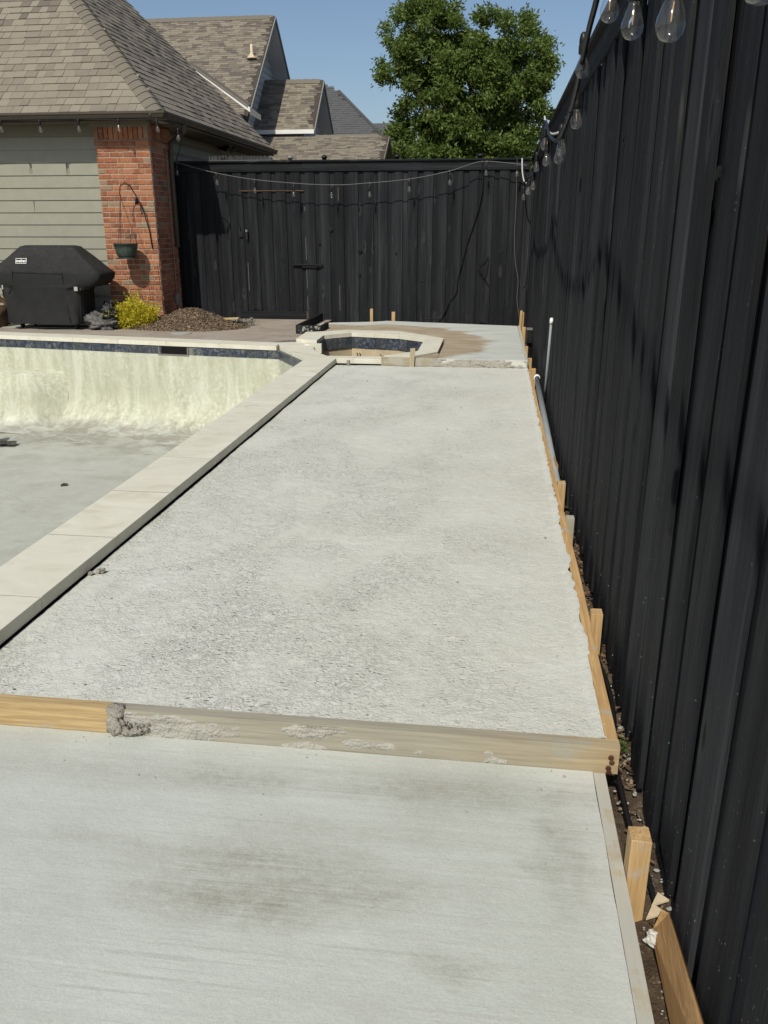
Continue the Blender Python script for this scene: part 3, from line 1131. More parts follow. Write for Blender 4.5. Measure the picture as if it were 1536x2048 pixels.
# the front bulkhead across the two slabs: one plank, still showing wood on the left, smeared with cement further right
fb = thing('bulkhead_board', 'long timber plank across the foreground between the smooth slab and the rough slab', 'form board', (-.6, 2.24, -.1), 'form boards staked along the wet slabs')
def plank_x(x0, x1, y, z1, t_, h_, name, mat, parent, zl=0, sub=14, wob=.002):
    mb = MB()
    P = []
    for i in range(sub + 1):
        x = x0 + (x1 - x0) * i / sub
        dz = zl * (1 - i / sub)
        w0 = wob * mnoise.noise((x * 2, 5, y))
        P.append([(x, y + w0, z1 + dz), (x, y + w0 - t_, z1 + dz), (x, y + w0 - t_, z1 + dz - h_), (x, y + w0, z1 + dz - h_)])
    b = len(mb.v)
    for r_ in P:
        mb.v += r_
    for i in range(sub):
        for k in range(4):
            k2 = (k + 1) % 4
            mb.f.append((b + i * 4 + k, b + i * 4 + k2, b + (i + 1) * 4 + k2, b + (i + 1) * 4 + k))
            mb.mi.append(0)
    mb.f += [(b, b + 1, b + 2, b + 3), tuple(b + sub * 4 + k for k in (3, 2, 1, 0))]
    mb.mi += [0, 0]
    return mb.build(name, mat, parent)
plank_x(-2.1, .438, 2.260, .002, .041, .098, 'plank', 'plank_smeared', fb, 0, 34)
def blob(mb, c, rx, ry, rz, seed, amp=.35, nu=18, nv=12, fr=2.2, mi=0):
    P = []
    for i in range(nv + 1):
        th = PI * i / nv
        row = []
        for j in range(nu + 1):
            ph = 2 * PI * (j % nu) / nu
            d = Vector((math.sin(th) * math.cos(ph), math.sin(th) * math.sin(ph), math.cos(th)))
            k = 1 + amp * mnoise.noise(d * fr + Vector((seed, seed * 1.7, 0))) + amp * .5 * mnoise.noise(d * fr * 3 + Vector((seed, 0, 4)))
            row.append((c[0] + d.x * rx * k, c[1] + d.y * ry * k, c[2] + d.z * rz * k))
        P.append(row)
    mb.grid(P, mi)
def crust(name, mat, parent, x0, x1, y, z0, z1, seed, cover, amp, step=.006):
    """a skin of dried cement on a vertical board face: only where it is thick enough does it stand proud of the wood"""
    mb = MB()
    nx, nz = int((x1 - x0) / step), max(4, int((z1 - z0) / step))
    P = []
    for j in range(nz + 1):
        z = z0 + (z1 - z0) * j / nz
        row = []
        for i in range(nx + 1):
            x = x0 + (x1 - x0) * i / nx
            f_ = mnoise.noise((x * 5 + seed, z * 16, seed)) + .55 * mnoise.noise((x * 14, z * 40, seed + 3)) + cover(x, z)
            h = -.002 + amp * max(-.3, min(1, f_ * 2.2)) + (amp * .5 * mnoise.noise((x * 70, z * 90, 1)) + amp * .35 * mnoise.noise((x * 160, z * 160, 5)) if f_ > 0 else 0)
            row.append((x, y - h, z))
        P.append(row)
    mb.grid(P)
    return stuff(mb.build(name, mat, parent, False))
crust('cement_smear', 'smear_cement', fb, -1.16, .10, 2.2165, -.094, -.003, 4.0, lambda x, z: .32 - (x + 1.16) * .62 - (.25 if z > -.02 else 0), .005)
nl = MB()
for (x, z) in ((.413, -.035), (.417, -.052), (.408, -.073), (.411, -.088)):
    nl.lathe([(.008, 0), (.009, .003), (.006, .005)], (0, 0, 0), 8)
    a = len(nl.v) - 24
    for i in range(a, len(nl.v)):
        v_ = nl.v[i]
        nl.v[i] = (x + v_[0], 2.2165 - v_[2], z + v_[1])
nl.build('nail_head', 'rust_steel', fb)

lump = MB()
blob(lump, (-1.178, 2.226, -.008), .034, .026, .022, 3, .3, 26, 18)
blob(lump, (-1.180, 2.211, -.052), .028, .013, .046, 5, .4, 26, 18)
blob(lump, (-1.135, 2.212, -.076), .038, .010, .015, 9, .8, 24, 14, 3.2)
for k in range(26):
    a_ = random.random()
    blob(lump, (-1.165 + random.uniform(-.035, .10), 2.211 + random.uniform(-.012, .004), -.089 + .05 * a_), .003 + .007 * (1 - a_), .006, .005, k + 20, .8, 8, 6)
solo(lump, 'concrete_lump', 'cement_lump', 'crumbly grey concrete lump stuck over the foreground plank at left', 'concrete lump', smooth=True)

# far bulkhead under the spa deck
bb = thing('bulkhead_board', 'short timber plank at the far end of the rough slab below the spa deck', 'form board', (-.5, 9.48, -.05), 'form boards staked along the wet slabs')
o = plank_x(-1.265, -.62, 9.508, .088, .038, .095, 'plank', 'pine_x_cement', bb, 0, 8)
ck = plank_x(-.62, .392, 9.506, .084, .040, .092, 'plank', 'rough_concrete', bb, 0, 20, .006)
ck['label'] = 'right length wholly crusted with grey concrete'
crust('concrete_crust', 'smear_cement', bb, -.66, .385, 9.466, -.004, .083, 9.0, lambda x, z: .45 - (.35 if x > .15 else 0), .011, .008)

# stakes
def stake(loc, z0, z1, wx, wy, mat, label, lean=(0, 0), group='wooden stakes holding the forms', taper=False, seed=0):
    mb = MB()
    ch = .004
    P = []
    hx, hy = wx / 2, wy / 2
    lv = [(z0, 0.5 if taper else 1), (z0 + .1, 1), (z1 - .002, 1), (z1, .965)]
    for (z, k) in lv:
        ox = lean[0] * (z - z0)
        oy = lean[1] * (z - z0)
        P.append([(loc[0] + ox + a * hx * k, loc[1] + oy + b_ * hy * k, z + (random.uniform(-.002, .002))) for (a, b_) in
                  ((-1 + .06, -1), (1 - .06, -1), (1, -1 + .06), (1, 1 - .06), (1 - .06, 1), (-1 + .06, 1), (-1, 1 - .06), (-1, -1 + .06))])
    for r_ in P:
        mb.v += r_
    for i in range(len(P) - 1):
        for k in range(8):
            k2 = (k + 1) % 8
            mb.f.append((i * 8 + k, i * 8 + k2, (i + 1) * 8 + k2, (i + 1) * 8 + k))
            mb.mi.append(0)
    mb.f += [tuple(range(7, -1, -1)), tuple((len(P) - 1) * 8 + k for k in range(8))]
    mb.mi += [0, 0]
    return solo(mb, 'stake', mat, label, 'stake', group)
stake((.428, 1.80), -.3, .030, .052, .058, 'pine_z', 'thick tan stake beside the smooth front slab, nearest of all the stakes')
stake((.462, 3.10), -.3, .036, .046, .052, 'pine_z', 'tall pale stake standing above the long fresh form board')
stake((.462, 4.37), -.3, -.002, .046, .05, 'pine_z_grey', 'grey weathered rounded stake behind the form board below the leaning pipe')
stake((.462, 5.02), -.3, .002, .050, .05, 'pine_z', 'short orange flat stake at the foot of the leaning grey pipe')
stake((.436, 9.70), -.3, .075, .04, .06, 'pine_z', 'bright yellow stake at the right end of the far plank', (.0, .0))
stake((.468, 9.40), -.3, .004, .05, .05, 'pine_z', 'tan stake in front of the bright yellow one by the white pipe cap')
stake((.435, 10.9), -.3, .05, .04, .05, 'pine_z', 'low tan stake in shade half way along the spa deck edge')
stake((.44, 12.3), -.3, .14, .05, .05, 'pine_z', 'reddish stake near the far right end of the spa deck')
stake((.40, 13.08), -.25, .30, .035, .03, 'pine_z', 'tallest thin stake leaning at the far right corner of the spa deck', (.03, 0))
stake((.445, 13.12), -.25, .27, .03, .03, 'pine_z', 'thin stake just right of the tallest one in the far fence corner')
stake((-1.94, 13.38), -.2, .27, .045, .03, 'pine_z', 'left one of two stakes standing in front of the back fence')
stake((-1.60, 13.48), -.2, .22, .055, .03, 'pine_z', 'right one of two stakes standing in front of the back fence')
stake((-.915, 9.44), -.1, .20, .055, .022, 'pine_z_grey', 'leaning stake nailed to the far plank in front of the spa rim', (.06, 0))
# slivers of form seen between forms and fence
mb = MB().box((.458, 5.75, -.085), (.012, .5, .12), Matrix.Rotation(R(3), 3, 'Z'))
solo(mb, 'wood_shim', 'offcut_wood', 'thin dark wood shim wedged behind the form board beside the leaning pipe', 'shim')

# ------------------------------------------------------------------ the black fences
def board_mesh(name, wid, thick, hgt, seed, notch=False):
    rr = random.Random(seed)
    mb = MB()
    ch = .004
    hx = wid / 2
    zs = [0, .03, hgt * .33, hgt * .66, hgt]
    P = []
    for i, z in enumerate(zs):
        o1 = rr.uniform(-.002, .002)
        k = .94 if i == 0 else 1
        P.append([(-hx * k + ch + o1, 0, z), (-hx * k + o1, ch, z), (-hx * k + o1, thick, z), (hx * k + o1, thick, z), (hx * k + o1, ch, z), (hx * k - ch + o1, 0, z)])
    if notch:
        for j in (0, 1, 2):
            p = P[0][j]
            P[0][j] = (p[0], p[1], p[2] + .05)
    n_ = 6
    for r_ in P:
        mb.v += r_
    for i in range(len(P) - 1):
        for k in range(n_):
            k2 = (k + 1) % n_
            mb.f.append((i * n_ + k, i * n_ + k2, (i + 1) * n_ + k2, (i + 1) * n_ + k))
            mb.mi.append(0)
    mb.f += [tuple(range(n_ - 1, -1, -1)), tuple((len(P) - 1) * n_ + k for k in range(n_))]
    mb.mi += [0, 0]
    return mb.mesh(name, 'paint_upright')
HB = 2.62
front_m = [board_mesh('fence_board', .150, .018, HB, k, k == 2) for k in range(4)]
back_m = [board_mesh('fence_board', .150, .018, HB, 10 + k) for k in range(4)]
XF = .530
rf = thing('board_fence', 'tall black board on board fence running along the whole right side', 'fence', (XF, 7, -.22), 'black painted board fences')
PER = .236
k = 0
y = -.5
ends = {2.81: -.155, 2.52: -.12}
while y < 13.9:
    # pieces facing -X: board front at local y=0 turned towards -X
    zb = random.choice((-.19, -.165, -.14, -.175, -.13)) + random.uniform(-.012, .012)
    put('fence_board', front_m[k % 4], rf, (XF - .019 + random.uniform(-.003, .002), y + random.uniform(-.012, .012), zb), (random.uniform(-.005, .005), random.uniform(-.0015, .0015), -PI / 2 + random.uniform(-.028, .028)), (1 + random.uniform(-.09, .08), 1, (2.36 - zb) / HB))
    put('fence_board', back_m[(k * 3 + 1) % 4], rf, (XF + .001, y + PER / 2 + random.uniform(-.006, .006), -.20 + random.uniform(-.01, .05)), (0, 0, -PI / 2 + random.uniform(-.01, .01)), (1, 1, 2.53 / HB))
    y += PER
    k += 1
# trim board and cap, in lengths
ty0 = -.6
for y0, y1 in ((-.6, 1.8), (1.803, 4.2), (4.203, 6.6), (6.603, 9.0), (9.003, 11.4), (11.403, 13.79)):
    MB().cbox((XF - .029, (y0 + y1) / 2, 2.385), (.02, y1 - y0, .14), 1, .004).build('trim_board', 'paint_along_y', rf)
    MB().cbox((XF - .012, (y0 + y1) / 2, 2.472 + random.uniform(-.002, .002)), (.115, y1 - y0, .032), 1, .005).build('cap_board', 'paint_along_y', rf)
rail = MB()
for z in (.25, 1.15, 2.1):
    rail.box((XF + .042, 6.6, z), (.038, 14.6, .085))
for yy_ in np.arange(.2, 14, 2.4):
    rail.box((XF + .11, yy_, 1.1), (.09, .09, 2.66))
rail.build('rail', 'paint_along_y', rf)
for (y, z) in ((2.30, .42), (2.18, 1.62), (3.9, 1.86), (4.3, 1.66), (4.32, 1.57)):
    MB().cbox((XF - .0195, y, z), (.006, .026, .034), 0, .008).build('knot_hole', 'opening_black', rf)
kp = MB()
kp.box((XF - .026, 5.72, 1.83), (.016, .03, .05))
kp.build('cleat', 'black_plastic', rf)

YB = 13.83
bf = thing('board_fence', 'black board on board back fence with gate, behind the spa', 'fence', (-2.4, YB, -.05), 'black painted board fences')
gate = thing('gate', 'black board gate with a short bar handle set in the back fence', 'gate', (-3.62, YB, .1))
k = 0
x = -5.35
while x < .53:
    par = gate if -4.2 < x < -3.12 else bf
    nm = 'fence_board' if par is bf else 'gate_board'
    zb = .0 if x > -4.3 else .03
    if par is gate:
        zb = .17
    put(nm, front_m[k % 4], par, (x, YB - .019, zb + random.uniform(-.01, .01)), (random.uniform(-.0015, .0015), random.uniform(-.003, .003), random.uniform(-.01, .01)), (1 + random.uniform(-.05, .06), 1, (2.36 - zb) / HB))
    if x + PER / 2 < .55:
        par2 = gate if -4.2 < x + PER / 2 < -3.12 else bf
        put('fence_board' if par2 is bf else 'gate_board', back_m[(k * 3 + 1) % 4], par2, (x + PER / 2, YB + .001, zb + random.uniform(-.01, .02)), (0, 0, random.uniform(-.01, .01)), (1, 1, (2.35 - zb) / HB))
    x += PER
    k += 1
for x0, x1 in ((-5.3, -3.1), (-3.097, -1.2), (-1.197, .44)):
    MB().cbox(((x0 + x1) / 2, YB - .029, 2.405), (x1 - x0, .02, .135), 0, .004).build('trim_board', 'paint_along_x', bf)
    MB().cbox(((x0 + x1) / 2, YB - .012, 2.488), (x1 - x0, .115, .03), 0, .005).build('cap_board', 'paint_along_x', bf)
rb = MB()
for z in (.25, 1.15, 2.1):
    rb.box((-2.4, YB + .042, z), (5.9, .038, .085))
for x in (-5.2, -4.3, -3.02, -1.3, .35):
    rb.box((x, YB + .11, 1.1), (.09, .09, 2.6))
rb.build('rail', 'paint_along_x', bf)
MB().cbox((-3.66, YB - .032, .10), (1.12, .022, .15), 0, .004).build('kick_board', 'paint_along_x', gate)
hd = MB()
hd.cbox((-3.05, YB - .055, .925), (.50, .035, .022), 0, .004)
hd.box((-3.02, YB - .035, .895), (.25, .03, .03))
hd.build('handle', 'black_plastic', gate)
la = MB()
la.box((-4.145, YB - .035, 1.40), (.05, .03, .09))
la.box((-4.17, YB - .04, 1.44), (.02, .03, .15))
la.box((-4.05, YB - .04, 1.38), (.03, .03, .12))
la.box((-4.05, YB - .045, 1.45), (.03, .03, .03), None, 1)
la.build('latch', ['black_iron', 'meter_grey'], gate)
MB().cbox((-3.62, YB - .024, 2.055), (1.06, .012, .016), 0, .003).build('batten', 'brown_wood_dark', gate)
for (x, z0, z1) in ((-3.075, 1.75, 1.82), (-3.075, 1.0, 1.35), (-3.073, .55, .85), (-3.072, .2, .42), (-4.06, .5, .95), (-2.53, 1.9, 2.1), (-2.53, .2, .6)):
    MB().box((x, YB - .0195, (z0 + z1) / 2), (.0045, .004, z1 - z0)).build('light_slit', 'cable_pale', gate)  # pale strips painted on as daylight showing through the gaps between boards
kb = MB()
for (x, z, r_) in ((-3.45, 1.0, .045), (-2.67, 1.47, .035), (-2.19, 1.14, .035), (-2.2, .77, .02), (-1.16, .69, .03), (.08, 1.14, .035), (-2.85, 1.25, .018), (-1.6, 1.1, .02)):
    P = []
    b = len(kb.v)
    kb.lathe([(r_ * 1.15, 0), (r_, .004), (r_ * .5, .006)], (0, 0, 0), 10)
    for i in range(b, len(kb.v)):
        v_ = kb.v[i]
        kb.v[i] = (x + v_[0], YB - .019 - v_[2], z + v_[1])
kb.build('knot', 'paint_along_x', bf)
sp_ = MB()
for i in range(150):
    x = -5.25 + 1.66 * i / 150
    a = random.uniform(-.05, .05)
    sp_.tube([(x, YB - .01, 2.50), (x + a * .3, YB + random.uniform(-.03, .03), 2.58 + random.uniform(-.015, .012))], .0022, 3)
sp_.box((-4.42, YB - .01, 2.507), (1.68, .03, .006))
solo(sp_, 'bird_spikes', 'cable_pale', 'row of thin wire bird spikes along the left top of the back fence', 'bird spikes')
for i, (x, lab) in enumerate(((-4.39, 'small dark post knob poking up among the bird spikes'), (-3.3, 'small pale post knob above the gate on the back fence'), (-2.75, 'small dark post knob right of the gate on the back fence'), (-1.6, 'small domed post knob in front of the distant little house'), (-.31, 'dark post knob where the cable reaches the back fence top'))):
    mb = MB().lathe([(.03, 0), (.034, .03), (.05, .032), (.045, .055), (.02, .075), (.0, .078)], (x, YB + .03, 2.503), 12)
    solo(mb, 'post_cap', 'black_plastic' if i != 1 else 'meter_grey', lab, 'post cap', 'knobs on the back fence posts', True)

# planter tray by the gate
pl = thing('planter_box', 'low black open wooden box spattered with cement by the gate', 'planter', (-2.75, 12.5, .05))
for (x0, y0, x1, y1) in ((-2.80, 11.86, -2.46, 11.88), (-2.80, 11.88, -2.82, 13.65), (-2.46, 11.9, -2.44, 12.3)):
    q = MB().box(((x0 + x1) / 2, (y0 + y1) / 2, .108), (abs(x1 - x0) + .02, abs(y1 - y0) + .02, .12))
    q.build('side_board', 'paint_along_x', pl)
q = MB()
for i in range(34):
    k_ = random.random() ** 2
    blob(q, (random.uniform(-2.8, -2.47), 11.8495, random.uniform(.06, .16)), .003 + .018 * k_, .0016, .003 + .016 * k_, i, .8, 8, 5)
stuff(q.build('cement_spatter', 'cement_lump', pl))

# ------------------------------------------------------------------ near house: hip roof, brick corner, lap siding
hs = thing('house', 'near house with hip shingle roof, olive lap siding and red brick corner', 'house', (-5.6, 13, 0))
EZ, PT = 3.06, .955            # eave height and pitch
EX, EY = -4.82, 12.40
CX0, CX1, CY0, CY1 = -5.975, -5.14, 12.70, 13.52
pier = MB().box(((CX0 + CX1) / 2, (CY0 + CY1) / 2, 1.47), (CX1 - CX0 - .002, CY1 - CY0 - .002, 2.94)).build('brick_corner', 'mortar', hs)
pier['label'] = 'red brick corner pier'
BH, CO = .064, .0765
bl_ = [MB() for _ in range(3)]
def brick_mesh(L, H, D):
    mb = MB().cbox((0, 0, 0), (L, D, H), 0, .006)
    return mb.mesh('brick', 'brick_clay')
LN = (CX1 - CX0)
bm_full = brick_mesh(.222, BH, .05)
bm_half = brick_mesh(.106, BH, .05)
bm_sold = brick_mesh(.064, .21, .05)
row = 0
z = .075
nbr = 0
def bput(me, x, y, z, rz, sx=1):
    put('brick', me, pier, (x, y, z), (random.uniform(-.012, .012), random.uniform(-.008, .008), rz + random.uniform(-.012, .012)), (sx, 1, 1 + random.uniform(-.06, .04)))
while z < 2.60:
    # front face
    xs = CX0
    first = .212 if row % 2 == 0 else .105
    seg = []
    if row % 2 == 0:
        seg = [.205, .205, .205, .208]
    else:
        seg = [.104, .205, .205, .205, .104]
    xx = CX0
    for s_ in seg:
        j = .0
        bput(bm_full if s_ > .15 else bm_half, xx + s_ / 2, CY0 + .017 + random.uniform(-.003, .003), z, 0, (s_ - .011) / (.222 if s_ > .15 else .106))
        xx += s_ + .003
    # right return
    seg = [.10, .205, .205, .205, .095] if row % 2 == 0 else [.203, .203, .203, .2]
    yy_ = CY0 + .02
    for s_ in seg:
        bput(bm_full if s_ > .15 else bm_half, CX1 - .017 + random.uniform(-.003, .003), yy_ + s_ / 2, z, PI / 2, (s_ - .011) / (.222 if s_ > .15 else .106))
        yy_ += s_
    z += CO
    row += 1
# the corbelled head: a projecting course, soldiers, a top course
zc = z + .002
for k_ in range(4):
    bput(bm_full, CX0 - .01 + .107 + k_ * .212, CY0 - .004, zc, 0, .93)
    if k_ < 4:
        bput(bm_full, CX1 + .004, CY0 + .09 + k_ * .2, zc, PI / 2, .86)
for k_ in range(11):
    x = CX0 + .035 + k_ * .0765
    put('brick', bm_sold, pier, (x, CY0 - .004, zc + .155), (0, 0, random.uniform(-.01, .01)), (1, 1, .97))
for k_ in range(10):
    put('brick', bm_sold, pier, (CX1 + .004, CY0 + .06 + k_ * .0765, zc + .155), (0, 0, PI / 2), (1, 1, .97))
# siding, front wall: lap boards
SY = 12.85
wl = MB().box((-8.2, SY + .12, 1.5), (4.5, .2, 3.0)).build('front_wall', 'trim_olive', hs)
nlap = 16
lh = .178
me = MB()
me.add([(-2.3, 0, 0), (2.15, 0, 0), (2.15, -.022, 0), (-2.3, -.022, 0), (-2.3, 0, lh + .02), (2.15, 0, lh + .02), (2.15, -.006, lh + .02), (-2.3, -.006, lh + .02)],
       [(0, 1, 2, 3), (4, 7, 6, 5), (3, 2, 6, 7), (0, 4, 5, 1), (1, 5, 6, 2), (0, 3, 7, 4)])
lap = me.mesh('lap_board', 'siding_olive')
for i in range(nlap):
    put('lap_board', lap, hs, (-8.12, SY + .018, .12 + i * lh), (0, 0, 0))
jt = MB()
for (x, i) in ((-7.15, 9), (-6.55, 12)):
    jt.box((x, SY - .0, .12 + i * lh + .085), (.004, .012, .17))
jt.build('butt_joint', 'trim_olive', hs)
# right wall of the house
rw = MB().box((-5.42, 16.3, 1.5), (.2, 5.4, 3.0)).build('side_wall', 'trim_olive', hs)
me2 = MB()
me2.add([(0, -2.65, 0), (0, 2.65, 0), (.022, 2.65, 0), (.022, -2.65, 0), (0, -2.65, lh + .02), (0, 2.65, lh + .02), (.006, 2.65, lh + .02), (.006, -2.65, lh + .02)],
        [(0, 3, 2, 1), (4, 5, 6, 7), (3, 7, 6, 2), (0, 1, 5, 4), (1, 2, 6, 5), (0, 4, 7, 3)])
lap2 = me2.mesh('lap_board', 'siding_olive')
for i in range(11, 17):
    put('lap_board', lap2, hs, (-5.332, 16.2, .0 + i * lh))
# soffit, fascia, gutter
so = MB()
so.box((-8.1, 12.72, 2.955), (6.1, .56, .02))
so.box((-5.05, 15.85, 2.954), (.50, 5.7, .02))
so.build('soffit', 'soffit_brown', hs)
fr = MB()
fr.box((-8.1, 12.82, 2.87), (4.24, .03, .15))
fr.box(((CX0 + CX1) / 2, CY0 - .035, 2.925), (CX1 - CX0 + .09, .02, .06))
fr.build('frieze', 'trim_olive', hs)
gp = [(0, 0), (.0, -.085), (-.055, -.085), (-.075, -.055), (-.085, -.035), (-.095, -.03), (-.095, 0), (-.085, 0), (-.07, -.02), (-.012, -.02), (-.012, 0)]
gu = MB()
n_ = len(gp)
# one mitred run: front then side
A = [(-11, EY + p[0], EZ + p[1]) for p in gp]
Bc = [(EX - p[0], EY + p[0], EZ + p[1]) for p in gp]
Cc = [(EX - p[0], 18.75, EZ + p[1]) for p in gp]
gu.v = A + Bc + Cc
for s_ in range(2):
    for i in range(n_):
        j = (i + 1) % n_
        gu.f.append((s_ * n_ + i, s_ * n_ + j, (s_ + 1) * n_ + j, (s_ + 1) * n_ + i))
        gu.mi.append(0)
gu.build('gutter', 'gutter_brown', hs)
fa = MB()
fa.box((-8.05, EY + .026, 3.0), (6.4, .03, .11))
fa.box((EX - .026, 15.6, 3.0), (.03, 6.3, .11))
fa.build('fascia', 'gutter_brown', hs)

def roof_plane(name, poly, parent, mat='roof_under'):
    return MB().extr(poly, (0, 0, -.04)).build(name, mat, parent)
HT = 3.4
front = [(-11, EY, EZ), (EX, EY, EZ), (EX - HT, EY + HT, EZ + PT * HT), (-11, EY + HT, EZ + PT * HT)]
right = [(EX, EY, EZ), (EX, 18.8, EZ), (EX - HT, 18.8, EZ + PT * HT), (EX - HT, EY + HT, EZ + PT * HT)]
rfp = roof_plane('roof', front, hs)
rsp = roof_plane('roof', right, hs)

def shingles(parent, o, u, v, length, test, expo=.16, thick=.012, maxparts=150, mats=('shingle_tan', 'shingle_brown', 'shingle_dark'), rows=30, wmin=.16, wmax=.34, lift=.0, single='shingle_part', keep=None, startrow=0):
    """courses of shingles lying on the plane o + a*u + b*v; pieces nearest the eye as parts, the rest joined"""
    u = Vector(u).normalized()
    v = Vector(v).normalized()
    nrm = u.cross(v).normalized()
    if nrm.z < 0:
        nrm = -nrm
    o = Vector(o)
    rest = MB()
    parts = []
    ms = {}
    Rm = Matrix((u, v, nrm)).transposed()
    for r_ in range(startrow, rows):
        a = -random.uniform(0, .3)
        b0 = r_ * expo
        while a < length:
            wd = random.choice((.18, .22, .26, .30, .34)) * (wmin / .18)
            c = o + u * (a + wd / 2) + v * (b0 + expo / 2)
            if test(c, a + wd / 2, b0 + expo / 2, wd):
                parts.append((c, wd, r_))
            a += wd + .004
    if keep:
        parts.sort(key=keep)
    for i, (c, wd, r_) in enumerate(parts):
        hh = thick * random.choice((.6, 1.0, 1.35))
        if i < maxparts:
            key = round(wd, 3)
            if key not in ms:
                m_ = MB()
                # lower edge lifted on the course beneath
                m_.add([(-wd / 2, -expo / 2, 0), (wd / 2, -expo / 2, 0), (wd / 2, expo / 2 + .03, -.004), (-wd / 2, expo / 2 + .03, -.004),
                        (-wd / 2, -expo / 2, thick), (wd / 2, -expo / 2, thick), (wd / 2, expo / 2 + .03, 0), (-wd / 2, expo / 2 + .03, 0)],
                       [(0, 3, 2, 1), (4, 5, 6, 7), (0, 1, 5, 4), (1, 2, 6, 5), (2, 3, 7, 6), (3, 0, 4, 7)])
                ms[key] = m_.mesh('shingle', single)
            ob = put('shingle', ms[key], parent, c + nrm * lift, Rm.to_euler(), (1, 1, random.choice((.7, 1, 1.3))))
        else:
            b = [Rm @ Vector(p) + c + nrm * lift for p in ((-wd / 2, -expo / 2, 0), (wd / 2, -expo / 2, 0), (wd / 2, expo / 2 + .02, -.003), (-wd / 2, expo / 2 + .02, -.003),
                 (-wd / 2, -expo / 2, hh), (wd / 2, -expo / 2, hh), (wd / 2, expo / 2 + .02, 0), (-wd / 2, expo / 2 + .02, 0))]
            rest.add(b, [(4, 5, 6, 7), (0, 1, 5, 4), (1, 2, 6, 5), (3, 0, 4, 7)], random.choices((0, 1, 2), (5, 4, 2))[0] if len(mats) == 3 else 0)
    if rest.f:
        stuff(rest.build('shingle', list(mats), parent, recalc=False))
vf = Vector((0, 1, PT)).normalized()
vr = Vector((-1, 0, PT)).normalized()
sl = math.hypot(1, PT)
# front slope
def t_front(c, a, b, wd):
    return c.x + wd * .25 < EX - (c.y - EY) and c.x > -8.4 - (c.y - EY) * .2
shingles(rfp, (-9.2, EY - .01, EZ + .002), (1, 0, 0), vf, 4.5, t_front, maxparts=215, rows=21, wmin=.125, keep=lambda p: p[2] * .3 - p[0].x)
def t_right(c, a, b, wd):
    return c.y - wd * .25 > EY + (EX - c.x) and c.y < 18.8
shingles(rsp, (EX + .01, EY, EZ + .002), (0, 1, 0), vr, 6.5, t_right, maxparts=70, rows=27, wmin=.14, keep=lambda p: p[0].y)
# hip cap shingles
hd_ = Vector((-1, 1, PT)).normalized()
nh = hd_.cross(Vector((0, 0, 1))).normalized()
cap = MB()
e_ = .165
up_ = nh.cross(hd_)
capm = MB()
def capP(w_, dz, off):
    # saddle profile across the hip
    pts = []
    for a in np.linspace(-1, 1, 7):
        pts.append((a * w_, off, dz - abs(a) ** 1.5 * w_ * .62))
    return pts
P0 = capP(.155, .034, -e_ / 2)
P1 = capP(.150, .018, e_ / 2 + .05)
P0b = [(p[0], p[1], p[2] - .016) for p in P0]
capm.grid([P0b, P0, P1])
cap_me = capm.mesh('hip_cap', 'cap_shingle', smooth=False, recalc=False)
Rh = Matrix((nh, hd_, up_)).transposed()
for k_ in range(23):
    c = Vector((EX, EY, EZ + .012)) + hd_ * (.06 + k_ * e_)
    put('hip_cap', cap_me, rsp, c, Rh.to_euler(), (1, 1, 1))
# rain pipe from the gutter elbow, conduit and box on the brick return
dp = MB()
dp.tube([(-4.78, 13.2, 2.98), (-4.80, 13.25, 2.88), (-4.95, 13.35, 2.80), (-5.08, 13.42, 2.74), (-5.10, 13.43, 2.5), (-5.10, 13.43, 1.2)], .038, 10)
dp.build('downpipe', 'gutter_brown', hs, True)
cd = MB()
cd.tube([(-5.118, 13.25, 2.78), (-5.118, 13.27, 2.4), (-5.118, 13.27, .45), (-5.118, 13.27, .2)], .012, 8)
cd.build('conduit', 'conduit_brown', hs, True)
MB().cbox((-5.105, 13.27, .40), (.06, .10, .17), 2, .008).build('junction_box', 'meter_grey', hs)
fl_ = MB()
fl_.tube([(-5.30, 16.55, 2.93), (-5.2, 16.5, 2.90), (-5.12, 16.45, 2.92)], .03, 8)
fl_.build('lamp_arm', 'black_plastic', hs, True)
for dy, ry in ((-.14, -.4), (.12, .35)):
    q = MB()
    rot = Matrix.Rotation(R(-35), 3, 'Y') @ Matrix.Rotation(ry, 3, 'Z')
    q.box((-5.06, 16.45 + dy, 2.93), (.14, .17, .09), rot, 0)
    a = q.build('floodlight', 'black_plastic', hs)
    q = MB()
    q.box(Vector((-5.06, 16.45 + dy, 2.93)) + rot @ Vector((.072, 0, 0)), (.006, .15, .07), rot)
    q.build('lens', 'lamp_white', a)

# ------------------------------------------------------------------ gabled house behind
h2 = thing('gabled_house', 'shingled house with stepped gables rising behind the near hip roof', 'house', (-6, 24, 0))
GX, GY, GZ = -5.99, 24.0, 6.72
pg = .90
def slope_pair(parent, x0, x1, yr, zr, run_n, run_f, p, mat='roof_under'):
    a = MB().extr([(x0, yr - run_n, zr - p * run_n), (x1, yr - run_n, zr - p * run_n), (x1, yr, zr), (x0, yr, zr)], (0, .03, -.10)).build('roof', mat, parent)
    MB().extr([(x0, yr + .001, zr), (x1, yr + .001, zr), (x1, yr + run_f, zr - p * run_f), (x0, yr + run_f, zr - p * run_f)], (0, -.03, -.10)).build('roof', mat, parent)
    return a
def shingle_slope(par, x0, x1, yr, zr, run, p, expo=.082, mats=('shingle_tan', 'shingle_brown', 'shingle_dark'), wmin=.125):
    vv = Vector((0, 1, p))
    L = run * math.hypot(1, p)
    shingles(par, (x0, yr - run, zr - p * run + .004), (1, 0, 0), vv, x1 - x0, lambda c, a, b, wd: a + wd * .45 < x1 - x0 and b < L - .02, expo, .008, 0, mats, int(L / expo) + 1, wmin)
